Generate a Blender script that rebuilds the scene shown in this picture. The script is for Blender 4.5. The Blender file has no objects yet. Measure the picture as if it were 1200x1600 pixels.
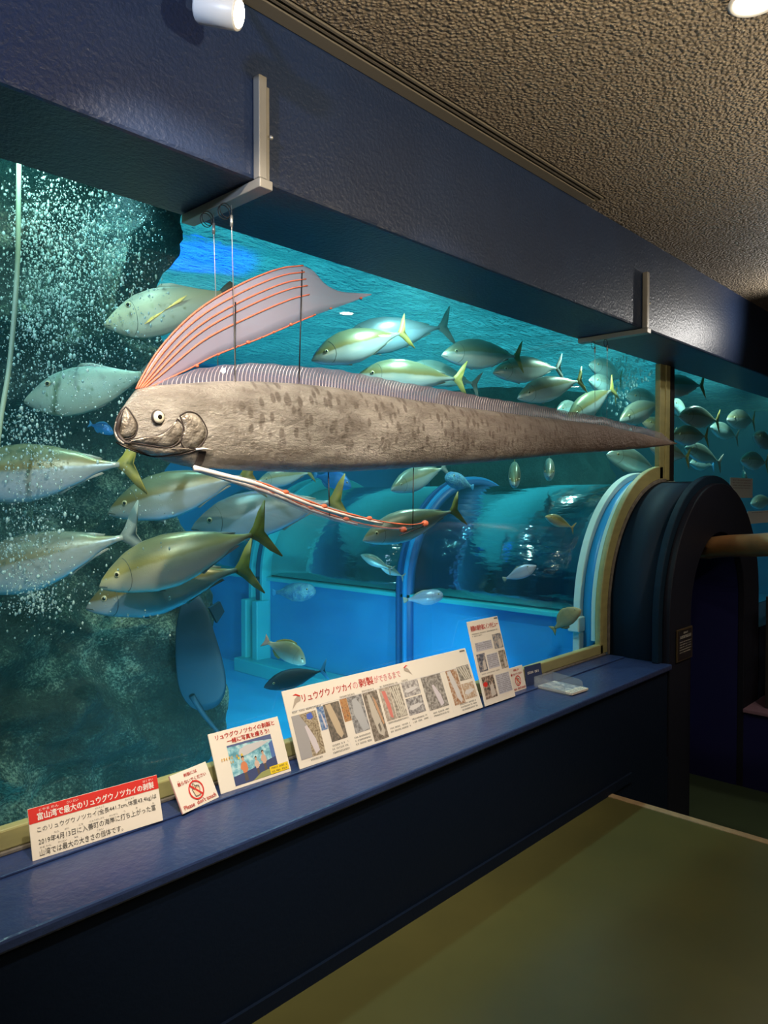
import bpy, bmesh, math, random
from mathutils import Vector, Matrix, noise
random.seed(7)
S = bpy.context.scene
COL = S.collection

# ------------------------------------------------------------------ camera
FPX = 1155.0
TH = math.radians(43.3)
PITCH = math.radians(-1.24)
CAM = Vector((0, 0, 1.62))
FW = Vector((math.cos(TH)*math.cos(PITCH), math.sin(TH)*math.cos(PITCH), math.sin(PITCH)))
RT = Vector((math.sin(TH), -math.cos(TH), 0))
UP = RT.cross(FW)
cd = bpy.data.cameras.new('camera'); cam = bpy.data.objects.new('camera', cd); COL.objects.link(cam)
cd.sensor_fit = 'VERTICAL'; cd.sensor_height = 24; cd.lens = FPX/1600*24; cd.clip_end = 60
cam.matrix_world = Matrix(((RT.x, UP.x, -FW.x, CAM.x), (RT.y, UP.y, -FW.y, CAM.y), (RT.z, UP.z, -FW.z, CAM.z), (0, 0, 0, 1)))
S.camera = cam

def ray(u, v): return FW + RT*((u-600)/FPX) + UP*((800-v)/FPX)
def PY(u, v, y):                      # point of a sight line at depth plane y
    d = ray(u, v); return CAM + d*((y-CAM.y)/d.y)
def PX(u, v, x):
    d = ray(u, v); return CAM + d*((x-CAM.x)/d.x)
def PZ(u, v, z):
    d = ray(u, v); return CAM + d*((z-CAM.z)/d.z)
def PT(u, v, t): return CAM + ray(u, v)*t

# ------------------------------------------------------------------ world, view, lights
w = bpy.data.worlds.new('world'); S.world = w; w.use_nodes = True
w.node_tree.nodes['Background'].inputs[0].default_value = (0.30, 0.34, 0.42, 1)
w.node_tree.nodes['Background'].inputs[1].default_value = 0.03
S.view_settings.view_transform = 'Standard'; S.view_settings.look = 'None'
S.view_settings.gamma = 1; S.view_settings.use_curve_mapping = False
S.view_settings.exposure = 0.0
S.cycles.use_denoising = True
S.cycles.transparent_max_bounces = 24
S.cycles.max_bounces = 6
S.cycles.sample_clamp_indirect = 6.0
S.cycles.caustics_reflective = False; S.cycles.caustics_refractive = False

def light(kind, loc, energy, col=(1, 1, 1), target=None, size=0.1, angle=60, blend=0.5, sy=None):
    d = bpy.data.lights.new('lamp_light', kind); d.energy = energy; d.color = col
    o = bpy.data.objects.new('lamp_light', d); COL.objects.link(o); o.location = loc
    if kind == 'AREA':
        d.size = size
        if sy: d.shape = 'RECTANGLE'; d.size_y = sy
    else: d.shadow_soft_size = size
    if kind == 'SPOT': d.spot_size = math.radians(angle); d.spot_blend = blend
    if target is not None:
        o.rotation_euler = (Vector(target)-Vector(loc)).to_track_quat('-Z', 'Y').to_euler()
    return o

WARM = (1.0, 0.80, 0.56); TEAL = (0.62, 1.0, 0.93); CYAN = (0.35, 0.85, 1.0)
# room lamps (recessed downlights and swivelling spots in the ceiling)
DOWN = [(2.37, 0.72), (4.14, 0.19), (4.95, -0.15), (9.0, -0.45), (0.3, -0.9)]  # the last is unseen, added behind the viewer for overall light
for i, (x, y) in enumerate(DOWN):
    light('SPOT', (x, y, 3.04), (40, 55, 24, 40, 50)[i], WARM, (x, y, 0), 0.04, 150, 0.8)
# swivelling spots aimed at the specimen and the boards
light('SPOT', (0.75, 1.05, 3.0), 230, (1, .87, .72), (1.35, 2.0, 1.78), 0.03, 62, 0.8)
light('SPOT', (0.1, 0.8, 3.0), 190, WARM, (1.55, 2.1, 0.65), 0.03, 50, 0.8)
light('SPOT', (1.9, 0.95, 3.0), 95, (1, .84, .70), (2.5, 2.0, 1.78), 0.03, 56, 0.9)
light('SPOT', (3.7, 0.5, 3.0), 55, WARM, (5.3, 2.2, 2.05), 0.03, 36, 0.9)  # unseen spot added to brighten the mullion by the tail
# unseen lamps added close under the ceiling to rake across it and the beam
light('SPOT', (3.3, -0.3, 2.58), 130, (1, .84, .60), (3.2, 0, 3.09), 0.02, 165, 0.9)
light('SPOT', (1.2, 0.2, 2.55), 110, (1, .83, .58), (1.4, 0.5, 3.09), 0.02, 165, 0.9)
light('SPOT', (5.75, 1.30, 2.84), 26, (1, .96, .90), (5.2, 1.60, 3.0), 0.02, 165, 0.9)
light('SPOT', (-1.3, 0.6, 2.8), 340, (.55, .70, 1.0), (-0.1, 1.84, 2.85), 0.08, 70, 0.9)  # unseen, added for the bluish sheen at the beam's left end
# tank lamps: unseen row added above the window to light the fish, and lamps over the water
for x in (-1.2, 1.0, 3.2, 5.4, 7.6, 9.8):
    light('SPOT', (x, 2.62, 3.0), 60 if x < 2 else 100, TEAL, (x+0.2, 3.7, 0.6), .05, 130, .8)
for (x, y) in ((1.6, 3.0), (3.6, 3.1), (6.9, 3.1)):
    light('SPOT', (x, y, 3.03), 45, (.40, .90, 1.0), (x+.2, y+.9, 0), .05, 100, .9)  # more unseen lamps, added to brighten the tank floor
light('AREA', (4.5, 4.9, 4.2), 165, (0.20, 0.86, 1.0), (4.5, 4.9, 0), 12, sy=4.0)
# unseen lamps added at the foot of the window to brighten the tank floor
for (p, q, e) in (((1.7, 2.42, .28), (2.9, 5.6, -.1), 95), ((2.6, 2.42, .28), (4.4, 4.8, .1), 150), ((3.7, 2.40, .30), (4.3, 3.7, .2), 60)):
    light('SPOT', p, e, (.30, .78, 1.0), q, .05, 75, .9)
bl = PZ(322, 405, 3.1)
light('SPOT', (bl.x, bl.y, 3.55), 75, (0.0, 0.012, 1.0), (bl.x, bl.y, 0), 0.1, 70, 0.8)

# ------------------------------------------------------------------ materials
def newmat(name):
    m = bpy.data.materials.new(name); m.use_nodes = True
    nt = m.node_tree; b = nt.nodes['Principled BSDF']
    return m, nt, b
def rgba(c): return (c[0], c[1], c[2], 1)
def mapping(nt, scale=(1, 1, 1), coord='Object'):
    tc = nt.nodes.new('ShaderNodeTexCoord'); mp = nt.nodes.new('ShaderNodeMapping')
    mp.inputs['Scale'].default_value = scale
    nt.links.new(tc.outputs[coord], mp.inputs['Vector']); return mp.outputs['Vector']
def noisetex(nt, vec, scale, detail=4, rough=.55):
    n = nt.nodes.new('ShaderNodeTexNoise'); n.inputs['Scale'].default_value = scale
    n.inputs['Detail'].default_value = detail; n.inputs['Roughness'].default_value = rough
    nt.links.new(vec, n.inputs['Vector']); return n.outputs['Fac']
def ramp(nt, fac, stops):
    r = nt.nodes.new('ShaderNodeValToRGB'); e = r.color_ramp.elements
    while len(e) < len(stops): e.new(0.5)
    for el, (p, c) in zip(e, stops): el.position = p; el.color = rgba(c)
    nt.links.new(fac, r.inputs['Fac']); return r.outputs['Color']
def bump(nt, b, h, strength, dist=0.01):
    n = nt.nodes.new('ShaderNodeBump'); n.inputs['Strength'].default_value = strength
    n.inputs['Distance'].default_value = dist
    nt.links.new(h, n.inputs['Height']); nt.links.new(n.outputs['Normal'], b.inputs['Normal'])
def M(name, col, rough=.5, metal=0.0, col2=None, nscale=8, lo=.35, hi=.65, bscale=None, bstr=.3, bdist=.01, alpha=1, emit=None, estr=0, spec=.5, stretch=(1, 1, 1), coat=0):
    m, nt, b = newmat(name)
    b.inputs['Base Color'].default_value = rgba(col); b.inputs['Roughness'].default_value = rough
    b.inputs['Metallic'].default_value = metal; b.inputs['Alpha'].default_value = alpha
    b.inputs['Specular IOR Level'].default_value = spec
    if coat: b.inputs['Coat Weight'].default_value = coat; b.inputs['Coat Roughness'].default_value = .08
    vec = None
    if col2 or bscale: vec = mapping(nt, stretch)
    if col2:
        c = ramp(nt, noisetex(nt, vec, nscale), [(lo, col), (hi, col2)])
        nt.links.new(c, b.inputs['Base Color'])
    if bscale: bump(nt, b, noisetex(nt, vec, bscale, 3), bstr, bdist)
    if emit: b.inputs['Emission Color'].default_value = rgba(emit); b.inputs['Emission Strength'].default_value = estr
    return m

MT = {}
MT['navy'] = M('navy_paint', (.010, .021, .054), .40, col2=(.012, .026, .066), nscale=3, bscale=70, bstr=.6, bdist=.005)
MT['navy_wall'] = M('navy_wall_paint', (.002, .008, .026), .6, spec=.2, bscale=60, bstr=.3, bdist=.004)
MT['navy_ledge'] = M('navy_gloss_ledge', (.022, .040, .125), .30, col2=(.028, .050, .15), nscale=5, bscale=38, bstr=.5, bdist=.006)
MT['portal'] = M('portal_paint', (.004, .018, .042), .65, spec=.2, bscale=40, bstr=.15, bdist=.004)
MT['portal_face'] = M('portal_face_paint', (.008, .010, .022), .6, spec=.25, bscale=50, bstr=.15, bdist=.004)
MT['passage'] = M('passage_blue', (.004, .006, .09), .6)
MT['ceiling'] = None
def ceiling_mat():
    m, nt, b = newmat('textured_ceiling'); vec = mapping(nt)
    n = noisetex(nt, vec, 75, 3, .6)
    vo = nt.nodes.new('ShaderNodeTexVoronoi'); vo.inputs['Scale'].default_value = 70; nt.links.new(vec, vo.inputs['Vector'])
    mx = nt.nodes.new('ShaderNodeMath'); mx.operation = 'SUBTRACT'; nt.links.new(n, mx.inputs[0]); nt.links.new(vo.outputs['Distance'], mx.inputs[1])
    c = ramp(nt, mx.outputs[0], [(.0, (.20, .155, .10)), (.45, (.42, .34, .235))]); nt.links.new(c, b.inputs['Base Color'])
    b.inputs['Roughness'].default_value = .6
    bump(nt, b, mx.outputs[0], 1.0, .022); return m
MT['ceiling'] = ceiling_mat()
MT['ceil_trim'] = M('ceiling_trim_metal', (.22, .19, .14), .45, .3, bscale=60, bstr=.3, bdist=.003)
MT['floor'] = M('green_epoxy_floor', (.070, .073, .027), .30, col2=(.098, .098, .034), nscale=1.4, lo=.3, hi=.7, bscale=3, bstr=.08, bdist=.02)
MT['floor_low'] = M('green_lower_floor', (.045, .075, .045), .35, col2=(.055, .09, .05), nscale=2)
MT['floor_trim'] = M('beige_edge_trim', (.36, .27, .16), .5, col2=(.28, .21, .13), nscale=20)
MT['carpet_edge'] = M('mauve_edge', (.22, .14, .22), .8, bscale=90, bstr=.4)
MT['frame'] = M('olive_window_frame', (.36, .34, .15), .45, col2=(.30, .29, .13), nscale=6, stretch=(1, 4, 4))
MT['seal'] = M('grey_sealant', (.20, .19, .17), .7, col2=(.12, .11, .10), nscale=30)
MT['black'] = M('black_rubber', (.012, .012, .014), .5)
MT['bracket'] = M('galvanised_bracket', (.34, .32, .28), .42, .5, bscale=80, bstr=.15, bdist=.002)
MT['wire'] = M('steel_wire', (.55, .53, .48), .35, .7)
MT['dark_wire'] = M('dark_support_wire', (.03, .025, .025), .45, .5)
MT['white_lamp'] = M('white_lamp_enamel', (.78, .77, .74), .35)
MT['lamp_glow'] = M('lamp_glow', (1, .95, .85), .3, emit=(1, .90, .70), estr=45)
MT['blue_wall'] = M('tank_blue_wall', (.012, .24, .58), .6, col2=(.016, .30, .64), nscale=1.2)
MT['tank_floor'] = M('tank_blue_floor', (.02, .42, .86), .6, col2=(.02, .48, .90), nscale=1.5)
MT['tank_teal'] = M('tank_teal_wall', (.012, .15, .20), .7, col2=(.010, .20, .22), nscale=1.0)
MT['ring_white'] = M('tunnel_ring_white', (.62, .74, .70), .4)
MT['ring_blue'] = M('tunnel_ring_blue', (.02, .28, .62), .4)
MT['ring_deep'] = M('tunnel_ring_deep', (.006, .08, .26), .5)
MT['ring_cyan'] = M('tunnel_ring_cyan', (.04, .52, .60), .4)
MT['copper'] = M('copper_pipe', (.78, .44, .20), .30, .45, col2=(.60, .36, .18), nscale=6, bscale=12, bstr=.12, bdist=.01)
MT['white_board'] = M('foam_board', (.78, .73, .65), .6)
MT['pink_edge'] = M('pink_foam_edge', (.62, .35, .34), .6)
MT['red_print'] = M('red_print', (.62, .028, .022), .55)
MT['red_ink'] = M('red_ink', (.48, .04, .03), .55)
MT['pink_ink'] = M('pink_ink', (.70, .30, .30), .55)
MT['black_ink'] = M('black_ink', (.06, .055, .05), .6)
MT['grey_ink'] = M('grey_ink', (.16, .15, .14), .6)
MT['white_ink'] = M('white_ink', (.85, .83, .80), .55)
MT['yellow'] = M('yellow_print', (.80, .58, .02), .55)
MT['orange_ink'] = M('orange_ink', (.80, .45, .06), .55)
MT['skin_ink'] = M('hand_print', (.80, .58, .40), .55)
MT['lav'] = M('lavender_tint', (.52, .52, .60), .6)
MT['navy_card'] = M('navy_card', (.03, .045, .12), .5)
MT['plaque'] = M('black_plaque', (.012, .010, .009), .4)
MT['plaque_frame'] = M('bronze_plaque_frame', (.10, .075, .04), .4, .4)
MT['paper'] = M('glass_notice_paper', (.78, .90, .86), .7)

def rock_mat(name, dark, mid, lite):
    m, nt, b = newmat(name); vec = mapping(nt)
    a = noisetex(nt, vec, 2.2, 6, .65); f = noisetex(nt, vec, 70, 3, .7)
    mul = nt.nodes.new('ShaderNodeMath'); mul.operation = 'MULTIPLY_ADD'
    nt.links.new(f, mul.inputs[0]); mul.inputs[1].default_value = .42; 
    sc = nt.nodes.new('ShaderNodeMath'); sc.operation = 'MULTIPLY'; sc.inputs[1].default_value = .6; nt.links.new(a, sc.inputs[0])
    nt.links.new(sc.outputs[0], mul.inputs[2])
    c = ramp(nt, mul.outputs[0], [(.44, dark), (.53, mid), (.64, lite)])
    nt.links.new(c, b.inputs['Base Color']); b.inputs['Roughness'].default_value = .8
    n2 = noisetex(nt, vec, 26, 6, .7); bump(nt, b, n2, .9, .05); return m
MT['rock'] = rock_mat('algae_rock', (.010, .022, .020), (.035, .070, .056), (.34, .46, .32))
MT['rock2'] = rock_mat('far_rock', (.012, .05, .05), (.02, .08, .08), (.05, .16, .15))
MT['bubble'] = M('air_bubble', (.44, .60, .57), .25, alpha=.6)
MT['hose'] = M('pale_hose', (.34, .46, .32), .5)

def glass_mat(name, tint=(.97, 1, .99), ior=1.38, gl=1.0):
    m = bpy.data.materials.new(name); m.use_nodes = True; nt = m.node_tree
    for n in list(nt.nodes): nt.nodes.remove(n)
    out = nt.nodes.new('ShaderNodeOutputMaterial'); mix = nt.nodes.new('ShaderNodeMixShader')
    tr = nt.nodes.new('ShaderNodeBsdfTransparent'); tr.inputs[0].default_value = rgba(tint)
    g = nt.nodes.new('ShaderNodeBsdfGlossy'); g.inputs['Roughness'].default_value = 0.0; g.inputs[0].default_value = (gl, gl, gl, 1)
    fr = nt.nodes.new('ShaderNodeFresnel'); fr.inputs[0].default_value = ior
    geo = nt.nodes.new('ShaderNodeNewGeometry')
    inv = nt.nodes.new('ShaderNodeMath'); inv.operation = 'SUBTRACT'; inv.inputs[0].default_value = 1
    nt.links.new(geo.outputs['Backfacing'], inv.inputs[1])
    mul = nt.nodes.new('ShaderNodeMath'); mul.operation = 'MULTIPLY'
    nt.links.new(fr.outputs[0], mul.inputs[0]); nt.links.new(inv.outputs[0], mul.inputs[1])
    nt.links.new(mul.outputs[0], mix.inputs[0]); nt.links.new(tr.outputs[0], mix.inputs[1]); nt.links.new(g.outputs[0], mix.inputs[2])
    nt.links.new(mix.outputs[0], out.inputs['Surface']); return m
MT['glass'] = glass_mat('window_acrylic')
MT['clear'] = M('clear_acrylic', (.55, .60, .66), .08, alpha=.22)

def film_mat(name, col, alpha, rough=.4):
    return M(name, col, rough, alpha=alpha)
MT['membrane'] = film_mat('fin_membrane', (.26, .22, .27), .40)
MT['crest_film'] = film_mat('crest_membrane', (.40, .32, .39), .46)
MT['pelvic_film'] = film_mat('pelvic_membrane', (.60, .64, .68), .26)
MT['ray_white'] = M('fin_ray_white', (.80, .76, .72), .4)
MT['ray_red'] = M('fin_ray_red', (.70, .17, .09), .5)
MT['bead'] = M('fin_bead', (.62, .15, .07), .4)

def oarfish_mat():
    m, nt, b = newmat('oarfish_skin'); vec = mapping(nt)
    base = ramp(nt, noisetex(nt, mapping(nt, (1.2, 1, 3)), 5, 5, .6), [(.3, (.19, .165, .135)), (.5, (.34, .31, .26)), (.7, (.50, .465, .405))])
    vo = nt.nodes.new('ShaderNodeTexVoronoi'); vo.inputs['Scale'].default_value = 1
    vs = mapping(nt, (34, 6, 19)); nt.links.new(vs, vo.inputs['Vector'])
    wob = noisetex(nt, vec, 9, 2)
    ad = nt.nodes.new('ShaderNodeMath'); ad.operation = 'MULTIPLY_ADD'; nt.links.new(wob, ad.inputs[0]); ad.inputs[1].default_value = .5; nt.links.new(vo.outputs['Distance'], ad.inputs[2])
    spot = ramp(nt, ad.outputs[0], [(.50, (1, 1, 1)), (.66, (0, 0, 0))])
    sep = nt.nodes.new('ShaderNodeSeparateXYZ'); nt.links.new(vec, sep.inputs[0])
    def maprange(sock, a0, a1, b0, b1):
        mr = nt.nodes.new('ShaderNodeMapRange'); mr.inputs[1].default_value = a0; mr.inputs[2].default_value = a1
        mr.inputs[3].default_value = b0; mr.inputs[4].default_value = b1; nt.links.new(sock, mr.inputs[0]); return mr.outputs[0]
    hi = maprange(sep.outputs['Z'], -.10, .02, .15, .75)        # spots mostly on the upper flank
    he = maprange(sep.outputs['X'], .28, .42, 0, 1)
    mu = nt.nodes.new('ShaderNodeMath'); mu.operation = 'MULTIPLY'; nt.links.new(hi, mu.inputs[0]); nt.links.new(he, mu.inputs[1])
    mu2 = nt.nodes.new('ShaderNodeMath'); mu2.operation = 'MULTIPLY'; nt.links.new(spot, mu2.inputs[0]); nt.links.new(mu.outputs[0], mu2.inputs[1])
    mx = nt.nodes.new('ShaderNodeMix'); mx.data_type = 'RGBA'
    nt.links.new(mu2.outputs[0], mx.inputs[0]); nt.links.new(base, mx.inputs[6]); mx.inputs[7].default_value = (.13, .105, .08, 1)
    # weaker light at the tail painted in: skin colour turns darker and browner
    tl = maprange(sep.outputs['X'], 1.2, 2.9, 0, .75)
    mx2 = nt.nodes.new('ShaderNodeMix'); mx2.data_type = 'RGBA'
    nt.links.new(tl, mx2.inputs[0]); nt.links.new(mx.outputs[2], mx2.inputs[6]); mx2.inputs[7].default_value = (.22, .15, .125, 1)
    nt.links.new(mx2.outputs[2], b.inputs['Base Color'])
    b.inputs['Roughness'].default_value = .34; b.inputs['Metallic'].default_value = .32
    h1 = noisetex(nt, mapping(nt, (11, 4, 27)), 2.2, 6, .72); h2 = noisetex(nt, vec, 60, 3)
    ah = nt.nodes.new('ShaderNodeMath'); ah.operation = 'MULTIPLY_ADD'; nt.links.new(h2, ah.inputs[0]); ah.inputs[1].default_value = .4; nt.links.new(h1, ah.inputs[2])
    bump(nt, b, ah.outputs[0], .8, .016); return m
MT['oar_skin'] = oarfish_mat()
MT['oar_plate'] = M('oarfish_head_plate', (.42, .38, .31), .34, .35, col2=(.17, .145, .115), nscale=26, bscale=70, bstr=.9, bdist=.008)
MT['oar_seam'] = M('oarfish_seam', (.035, .025, .02), .6)  # crease and gill shade, also the dark mouth and eye rims
MT['eye_white'] = M('eye_ivory', (.72, .66, .50), .2)
MT['eye_black'] = M('eye_pupil', (.012, .011, .010), .12)

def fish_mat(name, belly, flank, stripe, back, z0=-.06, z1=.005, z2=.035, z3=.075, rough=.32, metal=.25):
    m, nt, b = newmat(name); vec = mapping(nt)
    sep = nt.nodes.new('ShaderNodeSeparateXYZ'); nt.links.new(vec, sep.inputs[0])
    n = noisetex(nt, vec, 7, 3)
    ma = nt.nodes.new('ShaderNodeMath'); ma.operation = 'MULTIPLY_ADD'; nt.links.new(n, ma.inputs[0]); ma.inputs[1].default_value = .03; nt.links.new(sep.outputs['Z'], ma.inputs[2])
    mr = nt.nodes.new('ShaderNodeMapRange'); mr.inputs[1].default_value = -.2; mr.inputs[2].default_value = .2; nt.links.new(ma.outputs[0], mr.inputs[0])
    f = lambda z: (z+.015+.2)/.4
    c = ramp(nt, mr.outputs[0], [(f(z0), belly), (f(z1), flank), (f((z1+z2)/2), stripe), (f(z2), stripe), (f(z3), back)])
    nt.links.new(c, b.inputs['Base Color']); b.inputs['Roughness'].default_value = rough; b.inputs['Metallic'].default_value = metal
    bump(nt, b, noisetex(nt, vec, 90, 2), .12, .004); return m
MT['jack'] = fish_mat('amberjack_skin', (.44, .52, .54), (.32, .36, .32), (.20, .17, .06), (.15, .18, .10))
MT['jack_silver'] = fish_mat('amberjack_silver', (.50, .58, .56), (.38, .43, .38), (.26, .26, .14), (.19, .23, .17))
MT['jack_gold'] = fish_mat('amberjack_gold', (.62, .60, .46), (.56, .51, .28), (.42, .36, .12), (.26, .26, .13))  # bright light on one jack painted into the skin; also plain yellowish fish
MT['jack_shade'] = fish_mat('amberjack_grey', (.32, .42, .46), (.26, .33, .36), (.20, .24, .24), (.14, .18, .18))
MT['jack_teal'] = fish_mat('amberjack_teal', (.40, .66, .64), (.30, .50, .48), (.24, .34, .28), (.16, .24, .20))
MT['leather'] = fish_mat('leatherjacket_skin', (.46, .48, .33), (.42, .44, .30), (.40, .40, .25), (.27, .31, .24), z0=-.12, z1=-.05, z2=.03, z3=.12, rough=.5, metal=.1)
MT['leather_pale'] = fish_mat('leatherjacket_pale', (.36, .46, .34), (.34, .44, .33), (.33, .42, .31), (.22, .32, .27), z0=-.12, z1=-.05, z2=.03, z3=.12, rough=.5, metal=.1)
MT['bream'] = fish_mat('bream_skin', (.70, .68, .52), (.55, .54, .40), (.44, .44, .30), (.34, .34, .18), z0=-.15, z1=-.02, z2=.08, z3=.17, metal=.15)
MT['brownfish'] = fish_mat('brown_fish_skin', (.40, .33, .17), (.33, .27, .13), (.28, .22, .10), (.24, .19, .09), z0=-.15, z1=-.02, z2=.08, z3=.17, rough=.6, metal=0)
MT['bluefish'] = fish_mat('blue_fish_skin', (.04, .32, .70), (.03, .22, .55), (.03, .16, .42), (.02, .12, .34), z0=-.15, z1=-.02, z2=.08, z3=.17)
MT['darkfish'] = fish_mat('dark_fish_skin', (.006, .05, .09), (.005, .04, .075), (.004, .03, .06), (.004, .03, .055), z0=-.15, z1=-.02, z2=.08, z3=.17, rough=.6, metal=0)
MT['porcupine'] = M('porcupine_skin', (.05, .20, .42), .5, col2=(.16, .42, .52), nscale=9, bscale=30, bstr=.8, bdist=.02)
MT['ghostfish'] = fish_mat('pale_fish_skin', (.50, .55, .66), (.42, .46, .58), (.34, .38, .50), (.28, .34, .46))
MT['fin_yellow'] = M('fin_yellow', (.34, .30, .05), .5, col2=(.24, .23, .07), nscale=14)
MT['fin_grey'] = M('fin_grey', (.24, .28, .24), .5)
MT['fin_dark'] = M('fin_dark', (.06, .08, .07), .5)
MT['fin_rose'] = M('fin_rose', (.40, .26, .20), .5)
MT['fin_brown'] = M('fin_brown', (.28, .24, .10), .6)
MT['fin_blue'] = M('fin_blue', (.03, .25, .50), .5)
MT['fish_eye'] = M('fish_eye_ring', (.50, .46, .26), .3)
MT['gold_patch'] = M('gold_patch', (.75, .52, .10), .4, .2)

def water_surface_mat():
    m = bpy.data.materials.new('rippled_water_surface'); m.use_nodes = True; nt = m.node_tree
    for n in list(nt.nodes): nt.nodes.remove(n)
    out = nt.nodes.new('ShaderNodeOutputMaterial'); mix = nt.nodes.new('ShaderNodeMixShader')
    tl = nt.nodes.new('ShaderNodeBsdfTranslucent'); tl.inputs[0].default_value = (.20, .66, .70, 1)
    g = nt.nodes.new('ShaderNodeBsdfGlossy'); g.inputs['Roughness'].default_value = .06; g.inputs[0].default_value = (.45, .85, .88, 1)
    vec = mapping(nt, (1.1, 2.2, 1)); h = noisetex(nt, vec, 9, 4, .6)
    bp = nt.nodes.new('ShaderNodeBump'); bp.inputs['Strength'].default_value = .6; bp.inputs['Distance'].default_value = .06
    nt.links.new(h, bp.inputs['Height']); nt.links.new(bp.outputs[0], g.inputs['Normal']); nt.links.new(bp.outputs[0], tl.inputs['Normal'])
    fr = nt.nodes.new('ShaderNodeLayerWeight'); fr.inputs[0].default_value = .5; nt.links.new(bp.outputs[0], fr.inputs['Normal'])
    fc = ramp(nt, fr.outputs['Facing'], [(.66, (.02, .02, .02)), (.86, (.98, .98, .98))]); nt.links.new(fc, mix.inputs[0])
    nt.links.new(tl.outputs[0], mix.inputs[1]); nt.links.new(g.outputs[0], mix.inputs[2]); nt.links.new(mix.outputs[0], out.inputs['Surface']); return m
MT['surface'] = water_surface_mat()

def tunnel_mat():
    m = bpy.data.materials.new('curved_tunnel_acrylic'); m.use_nodes = True; nt = m.node_tree
    for n in list(nt.nodes): nt.nodes.remove(n)
    out = nt.nodes.new('ShaderNodeOutputMaterial'); mix = nt.nodes.new('ShaderNodeMixShader')
    g = nt.nodes.new('ShaderNodeBsdfGlossy'); g.inputs['Roughness'].default_value = .10; g.inputs[0].default_value = (.8, 1, 1, 1)
    tr = nt.nodes.new('ShaderNodeBsdfTransparent'); tr.inputs[0].default_value = (.55, .82, .88, 1)
    lw = nt.nodes.new('ShaderNodeLayerWeight'); lw.inputs[0].default_value = .55
    vec = mapping(nt, (2, .7, 2)); h = noisetex(nt, vec, 2.6, 4)
    bp = nt.nodes.new('ShaderNodeBump'); bp.inputs['Strength'].default_value = .35; bp.inputs['Distance'].default_value = .08
    nt.links.new(h, bp.inputs['Height']); nt.links.new(bp.outputs[0], g.inputs['Normal'])
    nt.links.new(lw.outputs['Facing'], mix.inputs[0]); nt.links.new(tr.outputs[0], mix.inputs[1]); nt.links.new(g.outputs[0], mix.inputs[2])
    nt.links.new(mix.outputs[0], out.inputs['Surface']); return m
MT['tunnel'] = tunnel_mat()

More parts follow.
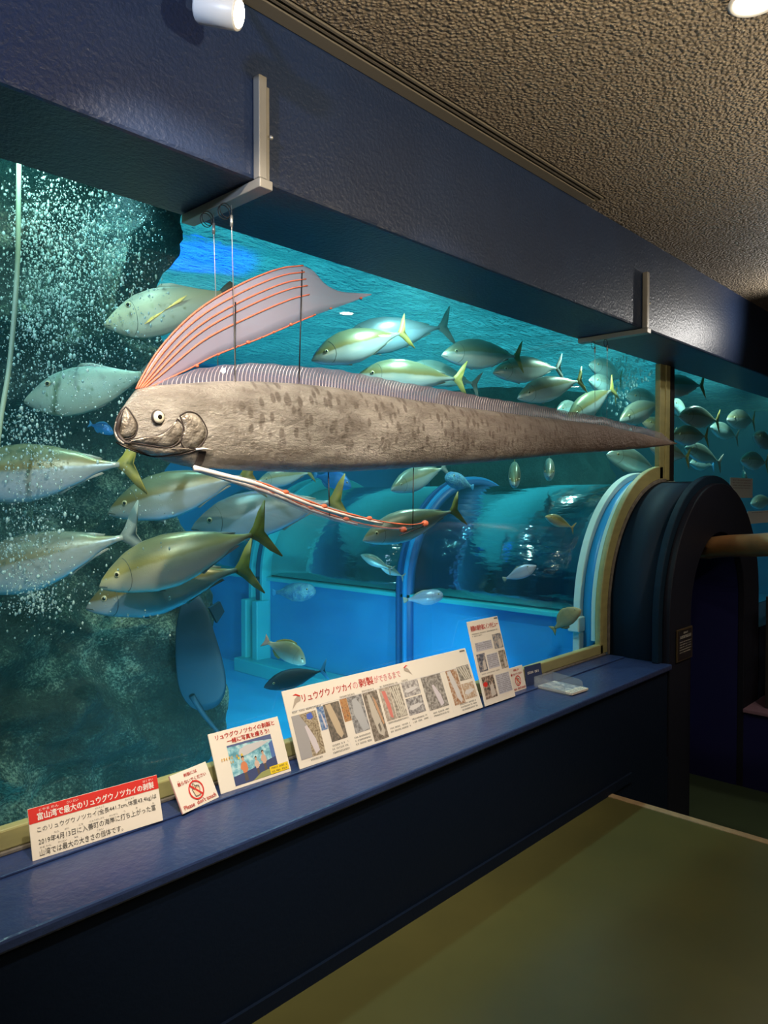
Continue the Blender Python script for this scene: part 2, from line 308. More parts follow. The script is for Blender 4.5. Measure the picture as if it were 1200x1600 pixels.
# ------------------------------------------------------------------ mesh helpers
def obj(name, me, mat, parent=None, smooth=False):
    if mat is not None and not me.materials: me.materials.append(mat)
    if smooth:
        for p in me.polygons: p.use_smooth = True
    o = bpy.data.objects.new(name, me); COL.objects.link(o)
    if parent is not None: o.parent = parent
    return o
class MB:
    def __init__(self): self.v = []; self.f = []
    def add(self, vs, fs):
        k = len(self.v); self.v += [tuple(p) for p in vs]; self.f += [tuple(i+k for i in f) for f in fs]; return self
    def box(self, x0, x1, y0, y1, z0, z1):
        vs = [(x, y, z) for x in (x0, x1) for y in (y0, y1) for z in (z0, z1)]
        return self.add(vs, [(0, 1, 3, 2), (4, 6, 7, 5), (0, 4, 5, 1), (2, 3, 7, 6), (0, 2, 6, 4), (1, 5, 7, 3)])
    def quad(self, a, b, c, d): return self.add([a, b, c, d], [(0, 1, 2, 3)])
    def tube(self, pts, r, n=8, cap=True):
        pts = [Vector(p) for p in pts]; m = len(pts)
        rs = r if isinstance(r, (list, tuple)) else [r]*m
        vs = []; fs = []; prev = None
        for i, p in enumerate(pts):
            t = (pts[min(i+1, m-1)]-pts[max(i-1, 0)]).normalized()
            if prev is None:
                a = Vector((0, 0, 1)) if abs(t.z) < .9 else Vector((1, 0, 0)); nx = t.cross(a).normalized()
            else: nx = (prev - t*prev.dot(t)).normalized()
            prev = nx; ny = t.cross(nx)
            for k in range(n):
                an = 2*math.pi*k/n; vs.append(p + (nx*math.cos(an)+ny*math.sin(an))*rs[i])
        for i in range(m-1):
            for k in range(n):
                fs.append((i*n+k, i*n+(k+1) % n, (i+1)*n+(k+1) % n, (i+1)*n+k))
        if cap: fs.append(tuple(range(n-1, -1, -1))); fs.append(tuple((m-1)*n+k for k in range(n)))
        return self.add(vs, fs)
    def rings(self, rings, closed_ends=True):
        n = len(rings[0]); vs = [p for r in rings for p in r]; fs = []
        for i in range(len(rings)-1):
            for k in range(n):
                fs.append((i*n+k, (i+1)*n+k, (i+1)*n+(k+1) % n, i*n+(k+1) % n))
        if closed_ends: fs.append(tuple(range(n))); fs.append(tuple((len(rings)-1)*n+k for k in range(n-1, -1, -1)))
        return self.add(vs, fs)
    def ball(self, c, rx, ry=None, rz=None, nu=12, nv=8):
        ry = rx if ry is None else ry; rz = rx if rz is None else rz
        vs = [(c[0], c[1], c[2]-rz)]
        for i in range(1, nv):
            ph = math.pi*i/nv - math.pi/2
            for k in range(nu):
                a = 2*math.pi*k/nu; vs.append((c[0]+rx*math.cos(ph)*math.cos(a), c[1]+ry*math.cos(ph)*math.sin(a), c[2]+rz*math.sin(ph)))
        vs.append((c[0], c[1], c[2]+rz)); fs = []
        for k in range(nu): fs.append((0, 1+(k+1) % nu, 1+k))
        for i in range(nv-2):
            for k in range(nu):
                a = 1+i*nu+k; b_ = 1+i*nu+(k+1) % nu; fs.append((a, b_, b_+nu, a+nu))
        e = len(vs)-1; o = 1+(nv-2)*nu
        for k in range(nu): fs.append((e, o+k, o+(k+1) % nu))
        return self.add(vs, fs)
    def prism(self, outline, y0, y1):          # outline in (x, z), extruded along y
        n = len(outline)
        vs = [(x, y0, z) for x, z in outline]+[(x, y1, z) for x, z in outline]
        fs = [tuple(range(n)), tuple(range(2*n-1, n-1, -1))]+[(i, i+n, (i+1) % n+n, (i+1) % n) for i in range(n)]
        return self.add(vs, fs)
    def mesh(self, name):
        me = bpy.data.meshes.new(name); me.from_pydata(self.v, [], self.f); me.update()
        bm = bmesh.new(); bm.from_mesh(me); bmesh.ops.recalc_face_normals(bm, faces=bm.faces); bm.to_mesh(me); bm.free(); return me
    def build(self, name, mat, parent=None, smooth=False, off=None):
        if off is not None: self.v = [tuple(Vector(p)-Vector(off)) for p in self.v]
        o = obj(name, self.mesh(name), mat, parent, smooth)
        if name.endswith('lettering'): o['kind'] = 'stuff'
        return o
def bevel(o, wdt, seg=2):
    m = o.modifiers.new('bevel', 'BEVEL'); m.width = wdt; m.segments = seg; m.limit_method = 'ANGLE'; return o
def empty(name, loc=(0, 0, 0)):
    o = bpy.data.objects.new(name, None); COL.objects.link(o); o.location = loc; o.empty_display_size = .05; return o
def tag(o, label, cat, group=None, kind=None):
    o['label'] = label; o['category'] = cat
    if group: o['group'] = group
    if kind: o['kind'] = kind
    return o
def struct(o, label=None, cat=None):
    o['kind'] = 'structure'
    if label: o['label'] = label
    if cat: o['category'] = cat
    return o
def smooth_curve(pts, n):
    """Catmull-Rom through pts (tuples), n samples"""
    pts = [Vector(p) for p in pts]; P = [2*pts[0]-pts[1]]+pts+[2*pts[-1]-pts[-2]]; m = len(pts)-1; out = []
    for i in range(n):
        t = i/(n-1)*m; k = min(int(t), m-1); f = t-k; a, b, c, d = P[k:k+4]
        out.append(.5*((2*b)+(c-a)*f+(2*a-5*b+4*c-d)*f*f+(3*b-a-3*c+d)*f**3))
    return out
def lerp_tab(tab, x):
    if x <= tab[0][0]: return tab[0][1]
    for (a, b), (c, d) in zip(tab, tab[1:]):
        if x <= c:
            f = (x-a)/(c-a); return b+(d-b)*f
    return tab[-1][1]

# ------------------------------------------------------------------ the room
YW, YG, ZL, ZB, ZC = 1.84, 2.24, 0.58, 2.58, 3.09
XE = 3.75                                   # edge of the raised floor
XO0, XO1, XP0, XP1, XCN, ZCN = 4.88, 5.93, 4.50, 6.30, 5.40, 0.84
ZLOW = -0.59
struct(MB().box(-4.5, XE-.05, -4, YW, -.1, 0).build('floor', MT['floor']), 'glossy olive green floor in front of the tank', 'floor')
t_ = MB().box(XE-.05, XE, -4, YW, -.1, .004).build('trim_1', MT['floor_trim']); struct(bevel(t_, .004), 'beige strip along the edge of the raised floor', 'trim')
struct(MB().box(XE-.1, XE-.002, -4, YW, ZLOW, -.1).build('wall_step', MT['navy_wall']), 'low riser below the edge of the raised floor', 'wall')
struct(MB().box(XE-.1, XO1+.0, -4, 7.0, ZLOW-.1, ZLOW).build('floor_lower', MT['floor_low']), 'sunken green floor leading into the tunnel', 'floor')
struct(MB().box(XO1, 12.2, -4, YW, ZLOW, -.02).build('wall_pit', MT['passage']), 'blue side wall of the sunken passage', 'wall')
struct(bevel(MB().box(XO1-.02, 12.2, -4, YW, -.02, .01).build('floor_right', MT['carpet_edge']), .006), 'mauve floor edge on the far side of the passage', 'floor')
# parapet below the window
struct(MB().box(-4.5, XP0, YW, YG+.03, 0, ZL-.035).build('wall_front', MT['navy_wall']), 'dark navy parapet wall under the window ledge', 'wall')
struct(MB().box(XE, XP0+.02, YW, YG, ZLOW, 0).build('wall_front_low', MT['navy_wall']), 'dark navy wall going down beside the sunken floor', 'wall')
struct(MB().box(-4.5, XE+.25, YW-.012, YW, .0, .05).build('baseboard_front', MT['navy_wall']), 'thin navy baseboard along the parapet', 'baseboard')
led = MB().box(-4.5, XP0+.03, YW-.02, YG, ZL-.035, ZL).build('trim_2', MT['navy_ledge']); struct(bevel(led, .008), 'glossy navy ledge under the aquarium window', 'ledge')
struct(bevel(MB().box(-4.5, XP0-.0, 2.115, YG, ZL, ZL+.008).build('trim_3', MT['navy_ledge']), .003), 'raised navy strip along the back of the ledge', 'ledge')
struct(MB().box(XP1, 12.2, YW, YG+.03, 0.0, ZL).build('wall_front_right', MT['navy_wall']), 'navy parapet wall right of the tunnel portal', 'wall')
# beam over the window
bm_ = MB().box(-4.5, 12.2, YW, YG+.02, ZB, ZC+.2).build('beam', MT['navy']); struct(bevel(bm_, .012), 'deep navy beam over the aquarium window', 'beam')
# ceiling with a slot for the lamp track
cl = MB().box(-4.5, 12.2, -4, 1.725, ZC, ZC+.2).box(3.43, 12.2, 1.725, YW, ZC, ZC+.2).box(-4.5, 3.43, 1.725, YW, ZC+.05, ZC+.2)
struct(cl.build('ceiling', MT['ceiling']), 'beige stippled ceiling', 'ceiling')
struct(MB().box(-4.5, 3.43, 1.785, YW-.004, ZC-.002, ZC+.05).build('trim_4', MT['ceil_trim']), 'narrow metal strip between ceiling slot and beam', 'trim')
# walls behind the camera and at the ends
MT['room_wall'] = M('room_wall', (.10, .10, .11), .7)
struct(MB().box(-4.6, 12.3, -4.1, -4, -.8, 3.2).build('wall_back', MT['room_wall']), 'dim wall behind the viewer', 'wall')
struct(MB().box(-4.7, -4.5, -4, YG, -.8, 3.2).build('wall_left', MT['room_wall']), 'dim wall at the left end', 'wall')
struct(MB().box(12.2, 12.4, -4, YG, -.8, 3.2).build('wall_right', MT['room_wall']), 'dim wall at the right end', 'wall')

# ------------------------------------------------------------------ tunnel portal
def arch_pts(r, n=40, zb=None, a0=math.pi, a1=0.0):
    out = []
    if zb is not None: out.append((XCN-r, zb))
    for i in range(n+1):
        a = a0+(a1-a0)*i/n; out.append((XCN+r*math.cos(a), ZCN+r*math.sin(a)))
    if zb is not None: out.append((XCN+r, zb))
    return out
def arch_ring(mb, ro, ri, y0, y1, zb, n=40):
    o = arch_pts(ro, n, zb); i = arch_pts(ri, n, zb); m = len(o)
    vs = [(x, y0, z) for x, z in o]+[(x, y0, z) for x, z in i]+[(x, y1, z) for x, z in o]+[(x, y1, z) for x, z in i]
    fs = []
    for k in range(m-1):
        fs += [(k, k+1, m+k+1, m+k), (2*m+k, 3*m+k, 3*m+k+1, 2*m+k+1), (k, 2*m+k, 2*m+k+1, k+1), (m+k, m+k+1, 3*m+k+1, 3*m+k)]
    fs += [(0, m, 3*m, 2*m), (m-1, 3*m-1, 4*m-1, 2*m-1)]
    return mb.add(vs, fs)
pr = struct(empty('door_1', (XCN, YW, ZLOW)), 'dark navy arched portal into the acrylic tunnel', 'portal')
OFF = (XCN, YW, ZLOW)
arch_ring(MB(), .885, .60, 1.93, YG+.0, .0).build('portal_shell', MT['portal'], pr, True, OFF)
bevel(arch_ring(MB(), .925, .60, 1.885, 1.93, ZL).build('portal_flange', MT['portal'], pr, False, OFF), .006)
bevel(arch_ring(MB(), .870, .525, YW-.002, 1.885, ZLOW).build('portal_face', MT['portal_face'], pr, False, OFF), .006)
for p in pr.children:
    if p.name.startswith('portal_shell'):
        for f in p.data.polygons: f.use_smooth = abs(f.normal.y) < .5
arch_ring(MB(), .60, .527, 1.885, 6.9, ZLOW).build('passage_lining', MT['passage'], pr, False, OFF)
MB().box(XO0, XO1, 6.9, 7.0, ZLOW, 1.4).build('passage_end', MT['passage'], pr, False, OFF)

# ------------------------------------------------------------------ windows
def window(name, label):
    return struct(empty(name, (0, YG, ZL)), label, 'window')
w1 = window('window_1', 'large aquarium window with olive frame above the ledge'); WO = (0, YG, ZL)
def pane_outline(x0, x1, left):
    """pane between x0 and x1 cut out round the portal"""
    r = .90; pts = []
    if left:
        pts = [(x0, ZL+.05), (XCN-r, ZL+.05), (XCN-r, ZCN)]
        for i in range(1, 25):
            a = math.pi-(math.pi/2)*i/24; pts.append((XCN+r*math.cos(a), ZCN+r*math.sin(a)))
        pts += [(XCN, ZB+.01), (x0, ZB+.01)]
    else:
        for i in range(25):
            a = math.pi/2-(math.pi/2)*i/24; pts.append((XCN+r*math.cos(a), ZCN+r*math.sin(a)))
        pts += [(XCN+r, ZL), (x1, ZL), (x1, ZB+.01), (XCN, ZB+.01)]
    return pts
MB().prism(pane_outline(-4.5, 0, True), YG+.012, YG+.03).build('glass_pane', MT['glass'], w1, False, WO)
bevel(MB().box(-4.5, XCN-.93, YG-.012, YG+.03, ZL+.008, ZL+.02).build('sealant', MT['seal'], w1, False, WO), .003)
fb = MB().box(-4.5, XCN-.96, YG-.006, YG+.035, ZL+.02, ZL+.082); bevel(fb.build('frame_rail', MT['frame'], w1, False, WO), .006)
def arc_frame(ro, ri, y0, y1, a0, a1, zb0=None):
    o = []; i_ = []
    n = 28
    if zb0 is not None: o.append((XCN-ro, zb0)); i_.append((XCN-ri, zb0))
    for k in range(n+1):
        a = a0+(a1-a0)*k/n; o.append((XCN+ro*math.cos(a), ZCN+ro*math.sin(a))); i_.append((XCN+ri*math.cos(a), ZCN+ri*math.sin(a)))
    mb = MB(); m = len(o)
    vs = [(x, y0, z) for x, z in o]+[(x, y0, z) for x, z in i_]+[(x, y1, z) for x, z in o]+[(x, y1, z) for x, z in i_]
    fs = []
    for k in range(m-1):
        fs += [(k, k+1, m+k+1, m+k), (2*m+k, 3*m+k, 3*m+k+1, 2*m+k+1), (k, 2*m+k, 2*m+k+1, k+1), (m+k, m+k+1, 3*m+k+1, 3*m+k)]
    fs += [(0, m, 3*m, 2*m), (m-1, 3*m-1, 4*m-1, 2*m-1)]
    return mb.add(vs, fs)
bevel(arc_frame(1.0, .905, YG-.006, YG+.035, math.pi, math.pi/2+.04, ZL+.02).build('arched_frame', MT['frame'], w1, False, WO), .006)
bevel(arc_frame(.908, .884, YG-.016, YG+.035, math.pi, math.pi/2, ZL+.008).build('arched_sealant', MT['seal'], w1, False, WO), .003)
bevel(MB().box(5.30, 5.385, YG-.006, YG+.035, ZCN+.895, ZB+.005).build('mullion_face', MT['frame'], w1, False, WO), .006)
bevel(MB().box(5.385, 5.455, YG-.016, YG+.035, ZCN+.895, ZB+.005).build('mullion_edge', MT['frame'], w1, False, WO), .006)
w2 = window('window_2', 'second aquarium pane right of the olive mullion')
MB().prism(pane_outline(0, 12.2, False), YG+.012, YG+.03).build('glass_pane', MT['glass'], w2, False, WO)
MB().box(5.455, 5.53, YG-.016, YG+.035, ZCN+.89, ZB+.005).build('mullion_black_strip', MT['black'], w2, False, WO)

# ------------------------------------------------------------------ the tank
struct(MB().box(-4.6, 14.1, YG+.03, 7.3, -.2, -.1).build('floor_tank', MT['tank_floor']), 'bright blue painted tank floor', 'tank floor')
struct(MB().box(-4.6, 14.1, 7.2, 7.4, -.2, 4.6).build('wall_tank_back', MT['blue_wall']), 'blue back wall of the tank', 'tank wall')
struct(MB().box(-4.7, -4.5, YG, 7.3, -.2, 4.6).build('wall_tank_left', MT['tank_teal']), 'teal left wall of the tank', 'tank wall')
struct(MB().box(14.0, 14.2, YG, 7.3, -.2, 4.6).build('wall_tank_right', MT['blue_wall']), 'blue right wall of the tank', 'tank wall')
struct(MB().box(-4.6, 14.1, YG, 7.3, 4.6, 4.7).build('ceiling_tank', MT['tank_teal']), 'cover over the tank', 'tank cover')
struct(MB().box(-4.6, 14.1, YG+.02, YG+.031, 2.62, 4.6).build('wall_tank_upper', MT['tank_teal']), 'tank wall above the window', 'tank wall')
struct(MB().box(12.2, 14.1, YG, YG+.031, -.2, 2.7).build('wall_tank_front', MT['tank_teal']), 'front wall of the tank past the window', 'tank wall')
ws = MB(); nx, ny = 380, 150
def wave(x, y): return .034*noise.noise((x*1.6, y*2.6, 0))+.024*noise.noise((x*3.6, y*6.0, 4))+.010*noise.noise((x*9, y*13, 9))
vs = [(-4.5+18.5*i/nx, 2.36+4.82*j/ny, 3.1+wave(18.5*i/nx, 4.82*j/ny)) for j in range(ny+1) for i in range(nx+1)]
ws.add(vs, [(j*(nx+1)+i, j*(nx+1)+i+1, (j+1)*(nx+1)+i+1, (j+1)*(nx+1)+i) for j in range(ny) for i in range(nx)])
tag(ws.build('water_surface', MT['surface'], None, True), 'rippled turquoise water surface seen from below', 'water', kind='stuff')

def water_mat(dens, col, absd):
    m = bpy.data.materials.new('tank_water_haze'); m.use_nodes = True; nt = m.node_tree
    for n in list(nt.nodes): nt.nodes.remove(n)
    out = nt.nodes.new('ShaderNodeOutputMaterial'); tr = nt.nodes.new('ShaderNodeBsdfTransparent')
    sc = nt.nodes.new('ShaderNodeVolumeScatter'); sc.inputs['Density'].default_value = dens; sc.inputs['Color'].default_value = rgba(col)
    ab = nt.nodes.new('ShaderNodeVolumeAbsorption'); ab.inputs['Density'].default_value = absd; ab.inputs['Color'].default_value = (.25, .93, .92, 1)
    ad = nt.nodes.new('ShaderNodeAddShader'); nt.links.new(sc.outputs[0], ad.inputs[0]); nt.links.new(ab.outputs[0], ad.inputs[1])
    nt.links.new(tr.outputs[0], out.inputs['Surface']); nt.links.new(ad.outputs[0], out.inputs['Volume']); return m
tag(MB().box(-4.49, 13.99, YG+.032, 7.19, -.099, 3.06).build('tank_water', water_mat(.036, (.22, .86, .90), .055)), 'hazy teal water filling the tank behind the window', 'water', kind='stuff')

# acrylic tunnel through the tank
tn = tag(empty('aquarium_tunnel', (XCN, 4.7, -.1)), 'long clear acrylic walk-through tunnel with ring joints crossing the tank', 'tunnel'); TO = (XCN, 4.7, -.1)
def half_shell(r0, r1, y0, y1, zb=None, n=36): return arch_ring(MB(), r0, r1, y0, y1, zb, n)
half_shell(.87, .85, 2.46, 3.93).build('acrylic_vault', MT['tunnel'], tn, True, TO)
half_shell(.87, .85, 4.08, 5.83).build('acrylic_vault', MT['tunnel'], tn, True, TO)
half_shell(.87, .85, 5.99, 7.19).build('acrylic_vault', MT['tunnel'], tn, True, TO)
bevel(half_shell(.955, .86, 2.295, 2.325, ZL+.09).build('ring_flange', MT['ring_white'], tn, False, TO), .004)
half_shell(.915, .86, 2.325, 2.405, -.1).build('ring_collar', MT['ring_blue'], tn, True, TO)
bevel(half_shell(.955, .86, 2.405, 2.455, .80).build('ring_flange', MT['ring_white'], tn, False, TO), .006)
half_shell(.93, .86, 3.93, 4.08, -.1).build('ring_collar', MT['ring_deep'], tn, True, TO)
bevel(half_shell(.955, .86, 3.96, 3.985, -.1).build('ring_flange', MT['ring_blue'], tn, False, TO), .004)
bevel(half_shell(.955, .86, 4.03, 4.055, -.1).build('ring_flange', MT['ring_deep'], tn, False, TO), .004)
half_shell(.93, .86, 5.83, 5.99, -.1).build('ring_collar', MT['ring_deep'], tn, True, TO)
bevel(half_shell(.98, .86, 5.80, 5.84, -.1).build('ring_flange', MT['ring_cyan'], tn, False, TO), .006)
bevel(half_shell(.98, .86, 5.97, 6.02, -.1).build('ring_flange', MT['ring_cyan'], tn, False, TO), .006)
bevel(MB().box(XCN-1.0, XCN-.86, 2.39, 2.47, .72, .82).build('ring_foot', MT['ring_white'], tn, False, TO), .008)
bevel(MB().box(XCN-.97, XCN-.88, 2.40, 2.45, -.1, .72).build('ring_post', MT['ring_white'], tn, False, TO), .006)
for (y0, y1) in ((5.78, 5.86), (5.96, 6.04)):
    bevel(MB().box(XCN-1.06, XCN-.9, y0, y1, -.1, .60).build('ring_post', MT['ring_cyan'], tn, False, TO), .01)
bevel(MB().box(XCN-1.14, XCN-.9, 4.3, 6.05, -.1, .03).build('plinth_rail', MT['ring_cyan'], tn, False, TO), .01)
for s in (-1, 1):
    MB().box(*sorted((XCN+s*.60, XCN+s*.88)), 2.33, 7.2, -.1, .79).build('base_wall', MT['blue_wall'], tn, False, TO)
    bevel(MB().box(*sorted((XCN+s*.80, XCN+s*.93)), 2.47, 7.2, .79, .825).build('base_cap', MT['ring_cyan'], tn, False, TO), .006)

# big algae rock on the left, displaced mesh with its own thickness
RE = [(285, 200), (280, 262), (272, 330), (246, 430), (238, 520), (236, 600), (238, 680), (246, 770), (280, 850), (304, 930), (322, 1010), (330, 1090), (316, 1150), (290, 1185), (262, 1225), (250, 1300), (250, 1420)]
def lean_in(z): return max(0, z-1.7)*.62                       # the rock overhangs towards its top
def edge_pt(u, v):
    y = 4.25
    for _ in range(6): y = 4.25-lean_in(PY(u, v, y).z)
    p = PY(u, v, y); return (p.z, p.x)
edge = sorted([edge_pt(u, v) for u, v in RE])
rows, cols = 190, 210
z0, z1 = -.12, 3.4
rk = MB(); vs = []
for j in range(rows+1):
    z = z0+(z1-z0)*j/rows
    xe = lerp_tab(edge, z)
    for i in range(cols+1):
        f = i/cols
        if f < .82:
            x = -2.2+(xe-.25+2.2)*(f/.82); y = 4.0; nx_, ny_ = 0, -1
        else:
            a = (f-.82)/.18*1.9
            x = xe-.25+.25*math.sin(a); y = 4.25-.25*math.cos(a)+max(0, a-1.2)*.9; nx_, ny_ = math.sin(a), -math.cos(a)
        p = Vector((x, y, z))
        rg = 1-abs(noise.noise(p*2.1))*2
        d = .20*noise.fractal(p*1.2, 1, 2, 4)+.13*rg*abs(rg)+.07*abs(noise.noise(p*4.5))+.035*noise.noise(p*9)+.018*noise.noise(p*22)
        d *= 1-.75*max(0, (f-.78)/.22)
        vs.append((x+nx_*d, y+ny_*d-lean_in(z), z))
rk.add(vs, [(j*(cols+1)+i, j*(cols+1)+i+1, (j+1)*(cols+1)+i+1, (j+1)*(cols+1)+i) for j in range(rows) for i in range(cols)])
ro = empty('rock_formation', (0, 4.2, -.1)); rk.build('rock_face', MT['rock'], ro, True, (0, 4.2, -.1))
tag(ro, 'tall dark algae-covered rock wall behind the bubbles at left', 'rock')
# far rock behind the right-hand shoal
rk = MB(); vs = []; rows, cols = 50, 60
for j in range(rows+1):
    for i in range(cols+1):
        a = math.pi*(i/cols); z = -.12+3.2*j/rows; rr = 1.5*(1-.25*(j/rows))
        p = Vector((9.6-rr*1.3*math.cos(a), 6.6-rr*1.2*math.sin(a), z)); d = .35*noise.fractal(p*1.1, 1, 2, 5)+.05*noise.noise(p*9)
        n_ = Vector((-math.cos(a), -math.sin(a), 0)); vs.append(p+n_*d)
rk.add(vs, [(j*(cols+1)+i, j*(cols+1)+i+1, (j+1)*(cols+1)+i+1, (j+1)*(cols+1)+i) for j in range(rows) for i in range(cols)])
tag(rk.build('rock_formation', MT['rock2'], None, True), 'far teal rock behind the shoal beside the mullion', 'rock')

# bubbles
def bubbles(name, n, sampler, label):
    ico = bmesh.new(); bmesh.ops.create_icosphere(ico, subdivisions=1, radius=1); bv = [v.co.copy() for v in ico.verts]; bf = [tuple(v.index for v in f.verts) for f in ico.faces]; ico.free()
    mb = MB()
    for _ in range(n):
        p, r = sampler(); sx, sz = r*random.uniform(.7, 1.1), r*random.uniform(.9, 1.7)
        mb.add([(p.x+v.x*sx, p.y+v.y*sx, p.z+v.z*sz) for v in bv], bf)
    return tag(mb.build(name, MT['bubble'], None, True), label, 'bubbles', kind='stuff')
def samp_main():
    q = random.random()
    if q < .62: u = random.triangular(-10, 265, 60); v = random.triangular(250, 660, 330)
    elif q < .82: u = random.gauss(45, 35); v = random.uniform(640, 960)
    elif q < .9: u, v = random.choice([(65, 705), (100, 460), (45, 510), (20, 870), (60, 930)]); u += random.gauss(0, 14); v += random.gauss(0, 14)
    else: u = random.uniform(0, 270); v = random.uniform(260, 1000)
    t = random.uniform(2.7, 3.35)
    return PT(u, v, t), min(.008, random.expovariate(1/.0014)+.0012)
bubbles('bubble_curtain', 11000, samp_main, 'dense curtain of small white air bubbles rising before the rock')
def samp_far():
    u = random.gauss(975, 16); v = random.gauss(580, 30); return PT(u, v, random.uniform(7.6, 8.4)), random.uniform(.006, .02)
bubbles('bubble_plume', 450, samp_far, 'small far plume of bubbles above the shoal by the mullion')
hs = smooth_curve([PT(30, 200, 2.6), PT(29, 300, 2.6), PT(27, 420, 2.62), PT(16, 560, 2.65), PT(2, 650, 2.65), PT(-12, 760, 2.65)], 30)
tag(MB().tube(hs, .009, 8).build('air_hose', MT['hose'], None, True), 'pale green air hose hanging down before the bubbles', 'hose')

# ------------------------------------------------------------------ tank fish
JACK = dict(top=[(0, .004), (.03, .030), (.09, .062), (.18, .096), (.30, .122), (.42, .125), (.55, .105), (.68, .070), (.78, .036), (.85, .016), (.88, .014)],
            bot=[(0, .004), (.03, .026), (.09, .056), (.18, .090), (.30, .116), (.42, .120), (.55, .098), (.68, .060), (.78, .030), (.85, .014), (.88, .013)],
            wid=[(0, .003), (.03, .022), (.09, .045), (.18, .064), (.32, .076), (.45, .072), (.6, .052), (.75, .026), (.85, .012), (.88, .010)], drop=[(0, -.02), (.2, 0), (1, 0)], end=.88)
LEAF = dict(top=[(0, .015), (.03, .035), (.1, .078), (.18, .122), (.27, .156), (.40, .168), (.52, .155), (.65, .118), (.76, .074), (.84, .042), (.88, .030), (.9, .028)],
            bot=[(0, .014), (.03, .042), (.1, .098), (.18, .146), (.27, .178), (.40, .190), (.52, .176), (.65, .140), (.76, .088), (.84, .048), (.88, .032), (.9, .028)],
            wid=[(0, .010), (.05, .035), (.12, .052), (.25, .064), (.45, .064), (.65, .042), (.82, .016), (.9, .010)], drop=[(0, 0), (1, 0)], end=.9)
ROUND = dict(top=[(0, .010), (.04, .075), (.12, .150), (.25, .220), (.40, .245), (.55, .210), (.68, .130), (.78, .060), (.84, .042), (.88, .042)],
             bot=[(0, .010), (.04, .060), (.12, .120), (.25, .170), (.40, .190), (.55, .165), (.68, .105), (.78, .055), (.84, .040), (.88, .040)],
             wid=[(0, .008), (.06, .050), (.2, .085), (.4, .095), (.6, .065), (.78, .025), (.88, .014)], drop=[(0, -.05), (.2, -.01), (.4, 0), (1, 0)], end=.88)
PUFF = dict(top=[(0, .05), (.04, .11), (.12, .16), (.3, .19), (.5, .17), (.7, .09), (.82, .045), (.88, .04)],
            bot=[(0, .05), (.04, .10), (.12, .15), (.3, .20), (.5, .19), (.7, .09), (.82, .045), (.88, .04)],
            wid=[(0, .05), (.05, .11), (.2, .17), (.4, .18), (.6, .12), (.8, .04), (.88, .02)], drop=[(0, 0), (1, 0)], end=.88)
def bend_y(x, b): return b*(x-.35)**2*(1 if x > .35 else .35)
def body_mesh(sp, bend, n=30, m=20):
    rings = []
    for i in range(n+1):
        x = sp['end']*(i/n)**1.25
        tp, bt, wd, dr = (lerp_tab(sp[k], x) for k in ('top', 'bot', 'wid', 'drop')); g = 1.0 if sp is not JACK else 1.22*max(0, min(1, (sp['end']+.12-x)/.3)); tp *= max(g, 1); bt *= max(g, 1)
        r = []
        for k in range(m):
            a = 2*math.pi*k/m; c, s = math.cos(a), math.sin(a)
            z = (tp if s > 0 else bt)*math.copysign(abs(s)**1.08, s); y = wd*math.copysign(abs(c)**.9, c)
            r.append((x-.5, y+bend_y(x, bend), z+dr))
        rings.append(r)
    return MB().rings(rings).mesh('fish_body')
def fin_mesh(outline, bend, th=.004, side=0):
    """outline in (x, z); a lens-like thin solid that follows the body bend; side = lateral lean for paired fins"""
    mb = MB(); n = len(outline); cx = sum(p[0] for p in outline)/n; cz = sum(p[1] for p in outline)/n
    def pt(x, z, off, w=0): return (x-.5, bend_y(x, bend)+off+w, z)
    vs = []
    for s in (1, -1):
        for (x, z) in outline: vs.append(pt(x, z, s*th*.25, side*(z-outline[0][1])))
        for (x, z) in outline: vs.append(pt(x*.5+cx*.5, z*.5+cz*.5, s*th, side*(z*.5+cz*.5-outline[0][1])))
        vs.append(pt(cx, cz, s*th, side*(cz-outline[0][1])))
    K = 2*n+1; fs = []
    for i in range(n):
        j = (i+1) % n
        fs += [(i, j, n+j, n+i), (n+i, n+j, 2*n), (K+i, K+n+i, K+n+j, K+j), (K+n+i, K+2*n, K+n+j), (i, K+i, K+j, j)]
    return mb.add(vs, fs).mesh('fish_fin')
TAILS = {'fork': [(.865, .012), (.90, .045), (.95, .115), (1.0, .165), (1.005, .160), (.975, .085), (.945, .0), (.975, -.085), (1.005, -.160), (1.0, -.165), (.95, -.115), (.90, -.045), (.865, -.012)],
         'round': [(.88, .026), (.93, .06), (.98, .085), (1.0, .06), (1.005, 0), (1.0, -.06), (.98, -.085), (.93, -.06), (.88, -.026)],
         'fan': [(.86, .035), (.92, .09), (1.0, .15), (.975, .05), (.965, 0), (.975, -.05), (1.0, -.15), (.92, -.09), (.86, -.035)]}
PROTO = {}
